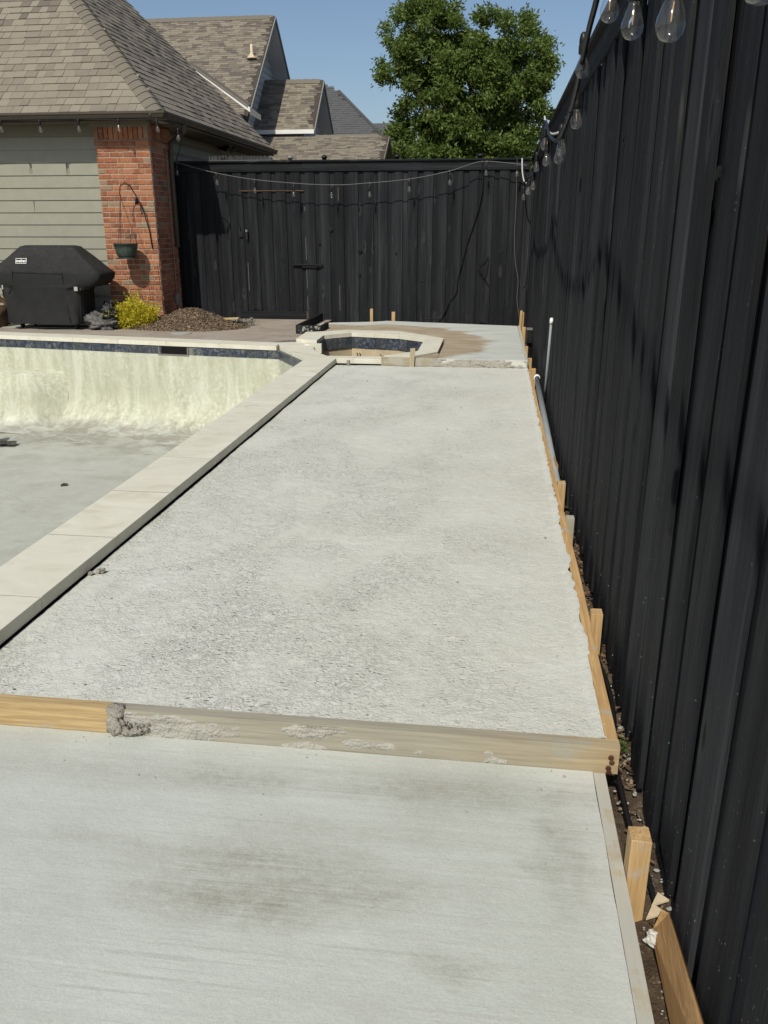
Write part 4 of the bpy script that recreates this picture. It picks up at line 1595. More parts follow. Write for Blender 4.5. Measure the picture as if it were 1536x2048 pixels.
def ridge_caps(par, x0, x1, y, z, mat='cap_shingle'):
    q = MB()
    x = x0
    while x < x1 - .02:
        q.add([(x, y - .13, z - .09), (x, y, z + .035), (x, y + .13, z - .09), (x + .24, y - .13, z - .10), (x + .24, y, z + .022), (x + .24, y + .13, z - .10)],
              [(0, 1, 4, 3), (1, 2, 5, 4), (0, 2, 1)])
        x += .2
    q.build('ridge_cap', mat, par, recalc=False)
def rake(par, x, yr, zr, run_n, run_f, p, d=.11, t_=.03, mat='trim_grey'):
    q = MB()
    q.extr([(x, yr - run_n, zr - p * run_n - .02), (x, yr, zr - .02), (x, yr, zr - d), (x, yr - run_n, zr - p * run_n - d)], (t_, 0, 0))
    q.extr([(x, yr + .002, zr - .02), (x, yr + run_f, zr - p * run_f - .02), (x, yr + run_f, zr - p * run_f - d), (x, yr + .002, zr - d)], (t_, 0, 0))
    q.build('rake_board', mat, par)
    so_ = MB()
    so_.extr([(x - .45, yr + .01, zr - .13), (x - .002, yr + .01, zr - .13), (x - .002, yr + run_f, zr - p * run_f - .13), (x - .45, yr + run_f, zr - p * run_f - .13)], (0, -.008, -.02))
    return so_.build('soffit', 'soffit_pale' if mat == 'trim_grey' else mat, par)
def gable_wall(par, x, yr, zr, hw, p, z0, lap_=.17, drop=.16, mat='siding_pale', y0=None):
    q = MB().extr([(x, yr - hw, z0), (x, yr + hw, z0), (x, yr + hw, zr - p * hw - drop), (x, yr, zr - drop), (x, yr - hw, zr - p * hw - drop)], (-.15, 0, 0)).build('gable_wall', mat, par)
    z = z0 + .05
    while z < zr - drop - .12:
        def half(zz):
            return min(hw, max(.02, (zr - drop - zz) / p))
        a, b = half(z), half(z + lap_)
        MB().add([(x + .001, yr - a, z), (x + .001, yr + a, z), (x + .025, yr + a, z), (x + .025, yr - a, z), (x + .001, yr - b, z + lap_), (x + .001, yr + b, z + lap_), (x + .006, yr + b, z + lap_), (x + .006, yr - b, z + lap_)],
                 [(0, 1, 2, 3), (4, 7, 6, 5), (3, 2, 6, 7), (0, 3, 7, 4), (1, 5, 6, 2), (0, 4, 5, 1)]).build('lap_board', mat, par)
        z += lap_
    return q
a = slope_pair(h2, -12.5, GX, GY, GZ, 3.1, 1.45, pg)
shingle_slope(a, -12.4, GX - .005, GY, GZ, 3.1, pg)
ridge_caps(a, -12.4, GX - .3, GY, GZ)
rake(h2, GX, GY, GZ, 2.85, 1.42, pg)
gable_wall(h2, GX - .42, GY, GZ, 2.5, pg, 1.5)
# white rake piece and the lean-to sliver just behind the near roof
MB().extr([(-6.80, 18.97, 4.90), (-5.36, 18.97, 3.93), (-5.36, 18.97, 3.835), (-6.80, 18.97, 4.84)], (0, .03, 0)).build('white_rake', 'trim_white', h2)
sv = MB().extr([(-6.83, 18.965, 4.92), (-5.40, 18.965, 3.955), (-5.80, 20.6, 4.21), (-6.95, 20.6, 4.98)], (0, 0, -.04)).build('roof', 'shingle_brown', h2)
MB().extr([(-5.36, 18.97, 3.92), (-5.20, 19.15, 3.80), (-5.20, 19.15, 3.70), (-5.36, 18.97, 3.79)], (.02, .02, 0)).build('eave_return', 'trim_grey', h2)
vent = MB()
vent.lathe([(.13, 0), (.12, .02), (.045, .10), (.04, .12), (.032, .12), (.032, .32), (.0, .325)], (-6.28, 22.62, 5.50), 12)
vent.build('vent_pipe', 'chip_pale', h2, True)
# middle gable
DX, DY, DZ = -4.78, 24.2, 5.23
a = slope_pair(h2, -6.4, DX, DY, DZ, 1.42, 1.25, .95)
shingle_slope(a, -6.38, DX - .005, DY, DZ, 1.42, .95)
ridge_caps(a, -6.3, DX - .2, DY, DZ)
rake(h2, DX, DY, DZ, 1.40, 1.22, .95)
gable_wall(h2, DX - .34, DY, DZ, 1.12, .95, 2.6)
MB().box((-5.62, DY - 1.44, DZ - 1.40), (1.70, .03, .10)).build('eave_fascia', 'trim_white', h2)
MB().box((-5.74, DY - 1.12, 3.3), (1.28, .06, 1.2)).build('upper_wall', 'siding_pale', h2)
for z in (3.45, 3.62):
    MB().box((-5.74, DY - 1.155, z), (1.28, .012, .155)).build('lap_board', 'siding_pale', h2)
# low wing
LX, LY, LZ = -2.82, 22.6, 3.70
a = slope_pair(h2, -6.3, LX, LY, LZ, 1.6, 1.2, .58)
shingle_slope(a, -6.28, LX - .005, LY, LZ, 1.6, .58, .075)
ridge_caps(a, -4.7, LX - .35, LY, LZ)
rake(h2, LX, LY, LZ, 1.58, 1.18, .58, .16, .03, 'trim_olive')
gable_wall(h2, LX - .2, LY, LZ, 1.3, .58, 1.2, mat='siding_olive')

# slate-grey roofed house further away
h3 = thing('grey_roofed_house', 'house with a blue grey hip roof showing between the gables and the tree', 'house', (-7, 38, 0))
MB().box((-7.0, 36.5, 1.6), (6.6, 5, 3.2)).build('wall', 'siding_pale', h3)
a = MB().add([(-11.2, 33.6, 3.0), (-2.6, 33.6, 3.0), (-2.6, 40, 3.0), (-11.2, 40, 3.0), (-6.65, 36.8, 6.72), (-7.6, 36.8, 6.72)],
             [(0, 1, 4, 5), (1, 2, 4), (2, 3, 5, 4), (3, 0, 5), (3, 2, 1, 0)]).build('roof', 'roof_under', h3)
ps = 3.72 / 3.2
shingles(a, (-11.2, 33.6, 3.02), (1, 0, 0), (0, 1, ps), 8.6, lambda c, u_, b, wd: -11.2 + 3.6 * (c.y - 33.6) / 3.2 < c.x < -2.6 - 4.05 * (c.y - 33.6) / 3.2 - wd * .4, .115, .012, 0, ('slate_grey_shingle',), 46, .16)
q = MB().tube([(-2.6, 33.6, 3.03), (-6.65, 36.8, 6.75)], .07, 5)
q.build('hip_cap', 'slate_grey_shingle', a)

# little house furthest away
h4 = thing('distant_house', 'little distant house with tan walls below the left edge of the tree', 'house', (-5, 46, 0))
a = MB().box((-5.4, 46.5, 2.1), (2.6, 3, 4.5)).build('wall', 'soffit_brown', h4)
MB().box((-4.9, 44.99, 4.55), (.22, .03, .5)).build('window', 'window_glass', a)
MB().box((-5.3, 44.98, 4.55), (.22, .03, .5)).build('window', 'window_glass', a)
MB().extr([(-7.2, 44.4, 4.85), (-3.95, 44.4, 4.85), (-5.6, 46.5, 6.6), (-7.2, 46.5, 6.6)], (0, 0, -.06)).build('roof', 'slate_grey_shingle', h4)
MB().box((-5.5, 44.38, 4.82), (3.1, .08, .14)).build('fascia', 'trim_white', h4)
MB().extr([(-4.15, 45.2, 4.95), (-2.6, 45.2, 3.4), (-2.6, 46.8, 3.4), (-4.15, 46.8, 4.95)], (0, 0, -.08)).build('side_roof', 'slate_grey_shingle', h4)
MB().extr([(-4.15, 45.3, 4.8), (-2.75, 45.3, 3.4), (-2.75, 45.3, 0), (-4.15, 45.3, 0)], (0, 1.4, 0)).build('side_wall', 'soffit_brown', h4)

# ------------------------------------------------------------------ trees
def tree(name, label, blobs, trunk, nleaf, L=.13, base=(0, 0, 0), clump=.20, seeds=40):
    tr_ = thing(name, label, 'tree', base)
    C = []
    D = []
    T = []
    tot = sum(b[3] ** 2 for b in blobs)
    for (x, y, z, r_) in blobs:
        ns = max(6, int(seeds * (r_ / .9) ** 2))
        d = sphere_dirs(ns)
        rad = r_ * RNG.uniform(.62, 1.02, ns)
        cc = np.array([[x, y, z]]) + d * rad[:, None] * np.array([[1, .9, 1]])
        per = int(nleaf * r_ ** 2 / tot / ns)
        for i in range(ns):
            cl = clump * RNG.uniform(.6, 1.3)
            p = cc[i] + RNG.normal(size=(per, 3)) * cl * np.array([[.5, .5, .42]])
            C.append(p)
            dd = d[i] * .7 + RNG.normal(size=(per, 3)) * .6 + np.array([[0, 0, -.25]])
            D.append(dd)
            T.append(np.clip(RNG.normal(.45, .22, per) + RNG.normal(0, .12), 0, 1))
    C = np.concatenate(C)
    D = np.concatenate(D)
    T = np.concatenate(T)
    n_ = len(C)
    me = leaves_mesh('crown', 'leaf_green', C - np.array([base]), D, L * RNG.uniform(.7, 1.25, n_), L * .19 * RNG.uniform(.8, 1.3, n_), T)
    o = bpy.data.objects.new('crown', me)
    COL.objects.link(o)
    o.parent = tr_
    tk = MB()
    for pts, rs in trunk:
        tk.tube(pts, rs, 8)
    tk.build('trunk', 'bark', tr_, True)
    return tr_
def tb(px, py, rpx, y=24, dy=0):
    s_ = 1 / 77.4
    return (-3.16 + (px - 765) * s_, y + dy, 3.15 + (325 - py) / 84.0, rpx * s_)
bl = [(917, 132, 58), (832, 62, 60), (868, 50, 52), (895, 88, 48), (805, 120, 36), (842, 130, 58), (925, 118, 48), (985, 95, 55), (1035, 82, 50), (1068, 130, 44), (1032, 175, 66),
      (955, 170, 84), (880, 200, 80), (1055, 235, 56), (990, 262, 70), (845, 262, 62), (802, 282, 30), (915, 290, 74), (880, 335, 76), (1005, 335, 72), (1088, 180, 24), (785, 158, 20), (1065, 300, 50), (830, 330, 40)]
BL = [tb(px, py, r_, 24, random.uniform(-.7, .5)) for px, py, r_ in bl]
trunk = [([(-1.0, 24.3, -.2), (-1.0, 24.3, 1.4), (-.95, 24.2, 2.8)], [.24, .19, .16])]
for (x, y, z, r_) in BL[::2]:
    trunk.append(([(-.95, 24.25, 2.3), ((x - .95) / 2, (y + 24.25) / 2, (z + 2.3) / 2 + .15), (x, y, z)], [.10, .06, .025]))
tree('shade_tree', 'big dense green shade tree standing behind the middle of the back fence', BL, trunk, 130000, .115, (-1.0, 24.3, -.2))
B2 = [(1.55, 29, 4.05, .55), (2.1, 29, 4.3, .55), (2.6, 29.2, 4.4, .6), (1.9, 29, 3.4, .7), (2.7, 29, 3.5, .7)]
tree('garden_tree', 'small light green tree top peeking above the right fence corner', B2, [([(2.1, 29, -.2), (2.1, 29, 3.2)], [.12, .06]), ([(2.1, 29, 2.6), (1.6, 29, 4.0)], [.05, .02]), ([(2.1, 29, 2.6), (2.6, 29.1, 4.3)], [.05, .02])], 9000, .14, (2.1, 29, -.2))

# ------------------------------------------------------------------ string lights
gl = MB().lathe([(.0135, 0), (.0145, -.012), (.022, -.03), (.0285, -.05), (.0298, -.062), (.027, -.077), (.018, -.088), (.006, -.0925)], n=16).mesh('bulb', 'bulb_glass', smooth=True)
sk_ = MB().lathe([(.004, .085), (.012, .078), (.0165, .06), (.0175, .045), (.0165, .042), (.019, .03), (.019, .004), (.0165, 0)], n=14).mesh('socket', 'black_plastic', smooth=True)
fi_ = MB().tube([(0, 0, -.004), (.001, 0, -.02)], [.004, .0015], 6, 1).tube([(.001, 0, -.02), (0, 0, -.055)], .0016, 5).mesh('filament', ['filament_amber', 'bulb_glass'])
def strand(label, pts, bulbs, group, r_=.006, mat='black_plastic', drop=.06, loc=None, big=1.0):
    loc = loc or pts[0]
    st = thing('string_light', label, 'string lights', loc, group)
    # smooth path
    P = [Vector(p) for p in pts]
    path = []
    for i in range(len(P) - 1):
        p0, p1, p2, p3 = P[max(i - 1, 0)], P[i], P[i + 1], P[min(i + 2, len(P) - 1)]
        for k_ in range(8):
            t_ = k_ / 8
            path.append(.5 * ((2 * p1) + (p2 - p0) * t_ + (2 * p0 - 5 * p1 + 4 * p2 - p3) * t_ ** 2 + (3 * p1 - p0 - 3 * p2 + p3) * t_ ** 3))
    path.append(P[-1])
    MB().tube(path, r_, 6).build('cord', mat, st, True)
    for bpt in bulbs:
        q = Vector(bpt)
        # hang below the nearest place on the cord; q is the bottom of the glass
        top = q + Vector((0, 0, .0925 * big))
        a = min(path, key=lambda p: (p.x - q.x) ** 2 + (p.y - q.y) ** 2)
        tl = (random.uniform(-.05, .05), random.uniform(-.05, .05), 0)
        b = put('bulb', gl, st, top, tl, (big,) * 3)
        for nm, me_ in (('socket', sk_), ('filament', fi_)):
            c = bpy.data.objects.new(nm, me_)
            COL.objects.link(c)
            c.parent = b
        lead = MB().tube([a, (a + top + Vector((0, 0, .085 * big))) / 2 + Vector((.004, 0, 0)), top + Vector((0, 0, .085 * big))], .0035 * big, 5)
        lead.box(a, (.02 * big, .026 * big, .022 * big))
        lead.build('lead', mat, st)
    return st
GRP = 'strings of clear bulbs round the yard'
strand('string of clear bulbs hanging under the house gutter above the siding and brick', [(-7.8, 12.36, 2.955), (-7.25, 12.36, 2.965), (-6.6, 12.36, 2.96), (-6.0, 12.36, 2.965), (-5.4, 12.36, 2.95), (-4.9, 12.36, 2.955), (-4.66, 12.42, 2.93), (-4.62, 12.7, 2.8), (-5.0, 13.35, 2.45)],
       [(-7.80, 12.36, 2.80), (-7.23, 12.36, 2.81), (-6.63, 12.36, 2.80), (-6.04, 12.36, 2.80), (-5.44, 12.36, 2.795), (-4.86, 12.36, 2.78), (-4.63, 12.55, 2.68)], GRP, .006, drop=.08)
strand('long swag of clear bulbs on a grey cable in front of the back fence', [(-5.15, 13.5, 2.5), (-4.8, 13.55, 2.40), (-4.43, 13.55, 2.31), (-3.81, 13.55, 2.21), (-2.99, 13.55, 2.14), (-2.45, 13.55, 2.125), (-2.14, 13.55, 2.14), (-1.38, 13.55, 2.20), (-.76, 13.55, 2.31), (-.31, 13.62, 2.44), (.1, 13.6, 2.42), (.40, 13.55, 2.38)],
       [(-5.05, 13.52, 2.27), (-4.42, 13.55, 2.13), (-3.81, 13.55, 2.01), (-3.19, 13.55, 1.95), (-2.59, 13.55, 1.93), (-1.99, 13.55, 1.94), (-1.37, 13.55, 2.01), (-.75, 13.55, 2.11), (-.21, 13.58, 2.24), (.26, 13.56, 2.22)], GRP, .0065, 'cable_grey')
strand('black string of clear bulbs looping along the top of the right fence', [(0.276, 0.184, 2.236), (0.304, 1.104, 2.070), (0.317, 2.024, 2.126), (0.322, 3.146, 2.374), (0.327, 3.570, 2.291), (0.328, 3.836, 2.236), (0.331, 4.269, 2.098), (0.340, 4.876, 2.034), (0.340, 5.612, 2.006), (0.340, 6.495, 2.116), (0.350, 7.636, 2.328), (0.350, 8.372, 2.162), (0.350, 9.384, 2.034), (0.350, 10.488, 2.052), (0.350, 11.592, 2.098), (0.331, 12.236, 2.052)],
       [(0.317, 1.251, 1.767), (0.331, 1.950, 1.854), (0.336, 2.585, 1.978), (0.327, 3.110, 2.126), (0.331, 4.048, 2.107), (0.368, 4.655, 1.969), (0.354, 5.456, 1.905), (0.363, 5.695, 1.877), (0.340, 6.771, 1.932), (0.340, 7.231, 2.080), (0.340, 8.556, 1.997), (0.350, 9.384, 1.868), (0.340, 10.396, 1.859), (0.359, 11.500, 1.896), (0.331, 12.144, 1.850)], GRP, .0115)

# pale rope hooks holding the swags
def rope(pts, r_, mat, label, name='rope', cat='rope', group=None, n=6):
    P = [Vector(p) for p in pts]
    path = []
    for i in range(len(P) - 1):
        p0, p1, p2, p3 = P[max(i - 1, 0)], P[i], P[i + 1], P[min(i + 2, len(P) - 1)]
        for k_ in range(6):
            t_ = k_ / 6
            path.append(.5 * ((2 * p1) + (p2 - p0) * t_ + (2 * p0 - 5 * p1 + 4 * p2 - p3) * t_ ** 2 + (3 * p1 - p0 - 3 * p2 + p3) * t_ ** 3))
    path.append(P[-1])
    return solo(MB().tube(path, r_, n), name, mat, label, cat, group, True)
rope([(.36, 7.9, 2.40), (.37, 7.6, 2.29), (.385, 7.3, 2.21), (.42, 7.0, 2.18), (.47, 7.0, 2.22), (.49, 7.1, 2.30)], .008, 'rope_pale', 'pale rope loop hanging from the right fence cap among the bulbs', group='pale ropes holding the bulb strings')
rope([(.32, 13.45, 2.47), (.33, 13.4, 2.30), (.36, 13.35, 2.16), (.40, 13.3, 2.12)], .010, 'rope_pale', 'pale rope tied to the bulb cluster in the far fence corner', group='pale ropes holding the bulb strings')
rope([(.25, 13.7, 2.5), (.255, 13.74, 2.38), (.27, 13.78, 1.9), (.27, 13.78, 1.39), (.30, 13.78, 1.0), (.36, 13.78, .71), (.36, 13.78, .4), (.42, 13.77, .09)], .006, 'cable_grey', 'thin grey cable running straight down the back fence near the corner', 'cable', 'cable')
rope([(-.28, 13.76, 2.47), (-.26, 13.78, 2.05), (-.36, 13.78, 1.6), (-.50, 13.78, 1.16), (-.60, 13.78, .70), (-.62, 13.77, .52), (-.74, 13.78, .35), (-.86, 13.76, .12), (-1.1, 13.7, .09)], .009, 'black_plastic', 'black cable running slantwise down the right half of the back fence', 'cable', 'cable')
rope([(-.27, 13.79, .92), (-.18, 13.77, 1.0), (-.13, 13.78, 1.07), (-.14, 13.77, .85), (-.2, 13.77, .75), (-.28, 13.78, .92), (-.2, 13.78, .78), (-.10, 13.78, .62)], .006, 'black_plastic', 'tangled loop of thin wire hung on the back fence', 'wire_loop', 'wire')
rope([(.44, 13.4, 1.6), (.46, 13.3, 1.25), (.48, 13.2, .95), (.47, 13.3, .7), (.44, 13.4, .62), (.43, 13.5, .9)], .006, 'black_plastic', 'hanging loop of wire in the far corner by the right fence', 'wire_loop', 'wire')

# ------------------------------------------------------------------ pipes, box, cable by the fence
def pipe(a, b, r_, label, cap_len=.05):
    a, b = Vector(a), Vector(b)
    t_ = thing('pipe', label, 'pipe', a, 'grey pvc pipes by the right fence')
    d = (b - a).normalized()
    MB().tube([a, b], r_, 12).build('shaft', 'grey_pvc', t_, True)
    MB().tube([b - d * cap_len * .4, b - d * cap_len * .4 + d * .001, b + d * cap_len * .55, b + d * cap_len * .56, b + d * cap_len, b + d * (cap_len * 1.05)], [r_, r_ * 1.28, r_ * 1.28, r_ * 1.18, r_ * 1.18, r_ * .7], 14).build('end_cap', 'white_pvc', t_, True)
    return t_
pipe((.452, 5.22, -.07), (.456, 8.40, .075), .024, 'thick grey pipe with white cap lying along the form board')
pipe((.50, 7.75, -.12), (.500, 7.47, .72), .0115, 'thin grey pipe with white cap leaning upright against the right fence', .035)
mb = MB().tube([(.47, 7.4, -.16), (.47, 7.42, -.06)], .03, 12)
solo(mb, 'pipe_stub', 'white_pvc', 'short white pipe stub beside the thick grey pipe', 'pipe', smooth=True)
eb = thing('control_box', 'small dark box on a post by the right fence near the far corner', 'box', (.49, 11.2, -.2))
MB().cbox((.478, 11.2, .15), (.075, .16, .17), 2, .008).build('case', 'black_plastic', eb)
MB().cbox((.478, 11.2, .24), (.085, .18, .012), 2, .004).build('lid', 'meter_grey', eb)
MB().tube([(.485, 11.2, .07), (.485, 11.2, -.22)], .03, 8).build('post', 'black_plastic', eb)
mb = MB().tube([(-1.64, 9.43, -.03), (-1.64, 9.43, .05)], .022, 10)
solo(mb, 'pipe_stub', 'meter_grey', 'short grey pipe stub poking from the rough slab beside the spa rim', 'pipe', smooth=True)
cab = [(.50, 3.4, -.17), (.475, 3.1, -.15), (.488, 2.85, -.14), (.478, 2.6, -.12), (.452, 2.35, -.135), (.455, 2.15, -.15), (.462, 2.0, -.16), (.478, 1.9, -.17), (.49, 1.75, -.19), (.478, 1.66, -.17), (.477, 1.6, -.165), (.485, 1.52, -.18), (.49, 1.3, -.2)]
rope(cab, .0085, 'black_plastic', 'black cable snaking along the soil strip under the right fence', 'cable', 'cable', n=8)

# leaning timber offcut
oc = MB()
q0, q1 = Vector((.475, 1.67, -.13)), Vector((.485, 1.15, -.085))
oc.extr([(.455, 1.68, -.165), (.478, 1.695, -.105), (.492, 1.685, -.105), (.492, 1.1, -.03), (.478, 1.1, -.03), (.448, 1.1, -.155)], (.012, 0, -.025))
solo(oc, 'timber_offcut', 'offcut_wood', 'orange brown timber offcut lying against the fence at the bottom right', 'timber')

# ------------------------------------------------------------------ ground litter
ml = MB()
def chip(mb, p, L, W, H, mi=0):
    rot = Euler((random.uniform(-.5, .5), random.uniform(-.5, .5), random.uniform(0, PI))).to_matrix()
    mb.box(p, (L, W, H), rot, mi)
for k_ in range(1100):
    y = random.choice((random.uniform(2.9, 4.6), random.uniform(1.0, 2.6), random.uniform(4.6, 9), random.uniform(2.3, 2.9)))
    x = random.uniform(.445, .528)
    dens = 1 if 3.0 < y < 4.6 else (.45 if y > 2.7 else .16)
    if random.random() > dens:
        continue
    chip(ml, (x, y, -.205 + random.uniform(0, .03)), random.uniform(.01, .04), random.uniform(.003, .009), random.uniform(.002, .005), 0 if 2.8 < y < 4.7 else 1)
o = ml.build('mulch_chips', ['mulch_red', 'mulch'], None)
stuff(o)
o['label'] = 'loose bark mulch chips in the strip between forms and fence'
gv = MB()
for k_ in range(170):
    y = random.uniform(.9, 3.0)
    s_ = random.choice((.0018, .0025, .003, .004, .0065))
    blob(gv, (random.uniform(.445, .525), y, -.20 + random.uniform(-.005, .02)), s_ * 1.3, s_, s_ * .8, k_, .4, 6, 4)
o = stuff(gv.build('gravel', 'lid_grey', None, False))
o['label'] = 'pale pebbles and cement crumbs on the soil strip'
def rock(c, r_, label, seed, mat='cement_pale', nm='rock'):
    mb = MB()
    blob(mb, c, r_, r_ * .85, r_ * .7, seed, .45, 14, 10)
    return solo(mb, nm, mat, label, 'rock', 'stones in the soil strip', False)
rock((.462, 1.66, -.165), .026, 'white cement clod beside the cable near the bottom right', 2)
rock((.463, 2.72, -.16), .018, 'pale round stone between form board and cable', 6)
rock((.46, 2.93, -.16), .016, 'pale stone at the foot of the tall pale stake', 8)
for i, (c, s_, lab) in enumerate((((.474, 1.735, -.17), (.05, .035), 'pale triangular wood chip under the black cable'), ((.492, 1.775, -.165), (.045, .03), 'pale wood chip against the fence foot behind the nearest stake'))):
    mb = MB()
    a_ = random.uniform(0, 2)
    mb.extr([(c[0] - s_[0] * .5, c[1] - s_[1] * .4, c[2]), (c[0] + s_[0] * .5, c[1], c[2] + .012), (c[0], c[1] + s_[1], c[2] + .006)], (0, 0, .006))
    solo(mb, 'wood_chip', 'chip_pale', lab, 'wood chip', 'pale wood chips')
wd_c = []
for k_ in range(60):
    wd_c.append((.492 + random.gauss(0, .013), 2.47 + random.gauss(0, .02), -.175 + abs(random.gauss(0, .012))))
wd_c = np.array(wd_c)
dd = sphere_dirs(60)
dd[:, 2] = np.abs(dd[:, 2]) + .2
me = leaves_mesh('weed', 'leaf_weed', wd_c - np.array([[.492, 2.47, -.2]]), dd, RNG.uniform(.010, .02, 60), RNG.uniform(.003, .006, 60), RNG.uniform(0, 1, 60))
o = bpy.data.objects.new('weed', me)
COL.objects.link(o)
o.location = (.492, 2.47, -.2)
tag(o, 'tiny green weed sprouting at the foot of the right fence', 'weed')
crm = MB()
for k_ in range(90):
    if k_ < 62:
        x, y, z = random.uniform(-1.7, .38), 2.3 + 6.5 * random.random() ** 1.6, -.002
    else:
        x, y, z = random.uniform(-1.5, .34), 2.2 - .5 * random.random() ** 2.5, -.088
    s_ = random.choice((.0015, .002, .0025, .004)) * (1 + (y - 2) * .1)
    blob(crm, (x, y, z + s_ * .2), s_ * 1.3, s_, s_ * .7, k_, .6, 7, 5)
o = stuff(crm.build('concrete_crumbs', 'lid_grey', None, False))
o['label'] = 'loose crumbs of concrete scattered over the two near slabs'
dbr = MB()
blob(dbr, (-1.745, 3.30, .008), .022, .017, .012, 4, .7)
blob(dbr, (-1.775, 3.27, .006), .013, .011, .008, 7, .7)
solo(dbr, 'concrete_crumb', 'cement_lump', 'dark crumb of concrete beside the pool rim on the rough slab', 'concrete lump')

# ------------------------------------------------------------------ mulch bed, shrub, bag
md = MB()
cx, cy = -4.72, 12.52
P = []
def mz(x, y):
    d = math.hypot((x - cx) / .98, (y - cy) / .62)
    h = max(0, 1 - d) ** .85 * .21
    d2 = math.hypot((x + 4.55) / .5, (y - 12.6) / .4)
    h += max(0, 1 - d2) * .10
    return .045 + h + (.02 * mnoise.noise((x * 9, y * 9, 0)) if h > .02 else -.004)
for y in np.linspace(11.9, 13.6, 34):
    P.append([(x, y, mz(x, y)) for x in np.linspace(-5.75, -3.72, 46)])
md.grid(P)
bed_ = thing('mulch_pile', 'heaped brown bark mulch against the brick corner and the back fence', 'mulch', (cx, cy, .04))
md.build('heap', 'mulch', bed_, True)
ch_ = MB()
for k_ in range(5200):
    a = random.uniform(0, 2 * PI)
    r_ = math.sqrt(random.random()) * 1.0
    x, y = cx + math.cos(a) * r_ * 1.0, cy + math.sin(a) * r_ * .64
    if x < -5.12 and y > 12.66:
        continue
    chip(ch_, (x, y, mz(x, y) + .006), random.uniform(.02, .075), random.uniform(.005, .013), random.uniform(.003, .008))
stuff(ch_.build('bark_chips', 'mulch', bed_))
mb = MB().cbox((-4.12, 12.6, .165), (.46, .09, .028), 0, .004, Matrix.Rotation(R(-3), 3, 'Y'))
solo(mb, 'scrap_board', 'pine_x', 'short flat scrap board lying on the right side of the mulch pile', 'board')
mb = MB().lathe([(.15, 0), (.15, .008), (.12, .012), (0, .012)], (-4.48, 11.66, .048), 22)
solo(mb, 'skimmer_lid', 'lid_grey', 'round pale lid set in the patio behind the pool rim', 'lid')
gr = []
for k_ in range(260):
    gr.append((random.gauss(-3.88, .09), random.gauss(12.75, .06), .06 + abs(random.gauss(0, .035))))
gr = np.array(gr)
dd = sphere_dirs(len(gr))
dd[:, 2] = np.abs(dd[:, 2])
leaf_mat('leaf_dry', [(.10, .10, .07), (.20, .20, .16), (.30, .31, .27)])
me = leaves_mesh('low_plant', 'leaf_dry', gr - np.array([[-3.88, 12.75, .05]]), dd, RNG.uniform(.03, .06, len(gr)), RNG.uniform(.008, .014, len(gr)), RNG.uniform(0, 1, len(gr)))
o = bpy.data.objects.new('low_plant', me)
COL.objects.link(o)
o.location = (-3.88, 12.75, .05)
tag(o, 'small greyish weed clump at the right foot of the mulch pile', 'plant')

shr = thing('shrub', 'rounded bright yellow leaved shrub in front of the brick corner', 'shrub', (-5.42, 12.28, .05))
SB = [(-5.500, 12.250, 0.198, 0.224), (-5.680, 12.250, 0.166, 0.172), (-5.280, 12.250, 0.182, 0.198), (-5.420, 12.280, 0.326, 0.155), (-5.180, 12.250, 0.246, 0.120), (-5.580, 12.220, 0.278, 0.112), (-5.760, 12.200, 0.118, 0.112), (-5.310, 12.200, 0.310, 0.120)]
C = []
D = []
for (x, y, z, r_) in SB:
    n_ = int(2600 * (r_ / .2) ** 2 * .5)
    d = sphere_dirs(n_)
    C.append(np.array([[x, y, z]]) + d * (r_ * RNG.uniform(.55, 1.06, n_))[:, None])
    D.append(d + RNG.normal(size=(n_, 3)) * .5 + np.array([[0, 0, .5]]))
for k_ in range(70):
    x, y, z, r_ = SB[random.randrange(len(SB))]
    d = sphere_dirs(1)[0]
    d[2] = abs(d[2])
    p = np.array([x, y, z]) + d * r_ * .9
    m_ = 14
    C.append(p[None] + d[None] * np.linspace(0, .14, m_)[:, None] + RNG.normal(size=(m_, 3)) * .01)
    D.append(np.repeat(d[None], m_, 0) + RNG.normal(size=(m_, 3)) * .6)
C = np.concatenate(C)
D = np.concatenate(D)
keep_ = C[:, 2] > .05
C, D = C[keep_], D[keep_]
n_ = len(C)
hgt = np.clip((C[:, 2] - .05) / .5, 0, 1)
me = leaves_mesh('foliage', 'leaf_yellow', C - np.array([[-5.42, 12.28, .05]]), D, RNG.uniform(.022, .042, n_), RNG.uniform(.007, .012, n_), np.clip(RNG.normal(.6, .25, n_), 0, 1))
o = bpy.data.objects.new('foliage', me)
COL.objects.link(o)
o.parent = shr
q = MB()
for k_ in range(9):
    x, y, z, r_ = SB[k_ % len(SB)]
    q.tube([(-5.42, 12.28, .04), ((x - 5.42) / 2, 12.27, z * .5), (x, y, z + .05)], [.010, .006, .003], 5)
q.build('stem', 'bark', shr)

def crumple(c, rx, ry, rz, seed, mats, label, name, cat, n1=40, n2=24, amp=.55, parts=()):
    mb = MB()
    blob(mb, c, rx, ry, rz, seed, amp, n1, n2, 2.6)
    return solo(mb, name, mats, label, cat, None, False)
bgth = thing('plastic_bag', 'crumpled grey and black plastic sack lying between the grill and the shrub', 'bag', (-5.86, 12.1, .05))
q = MB()
blob(q, (-5.94, 12.06, .15), .16, .14, .12, 3, .8, 34, 20, 2.4)
blob(q, (-5.82, 11.98, .12), .17, .10, .09, 8, .9, 30, 18, 2.4)
q.build('sack', 'bag_grey', bgth, True)
q = MB()
blob(q, (-5.76, 12.16, .26), .14, .12, .14, 5, .9, 34, 20, 2.6)
q.build('liner', 'bag_black', bgth, True)
q = MB()
blob(q, (-5.74, 12.05, .20), .045, .03, .035, 4, .6, 14, 10)
q.build('print_patch', 'bag_blue', bgth)

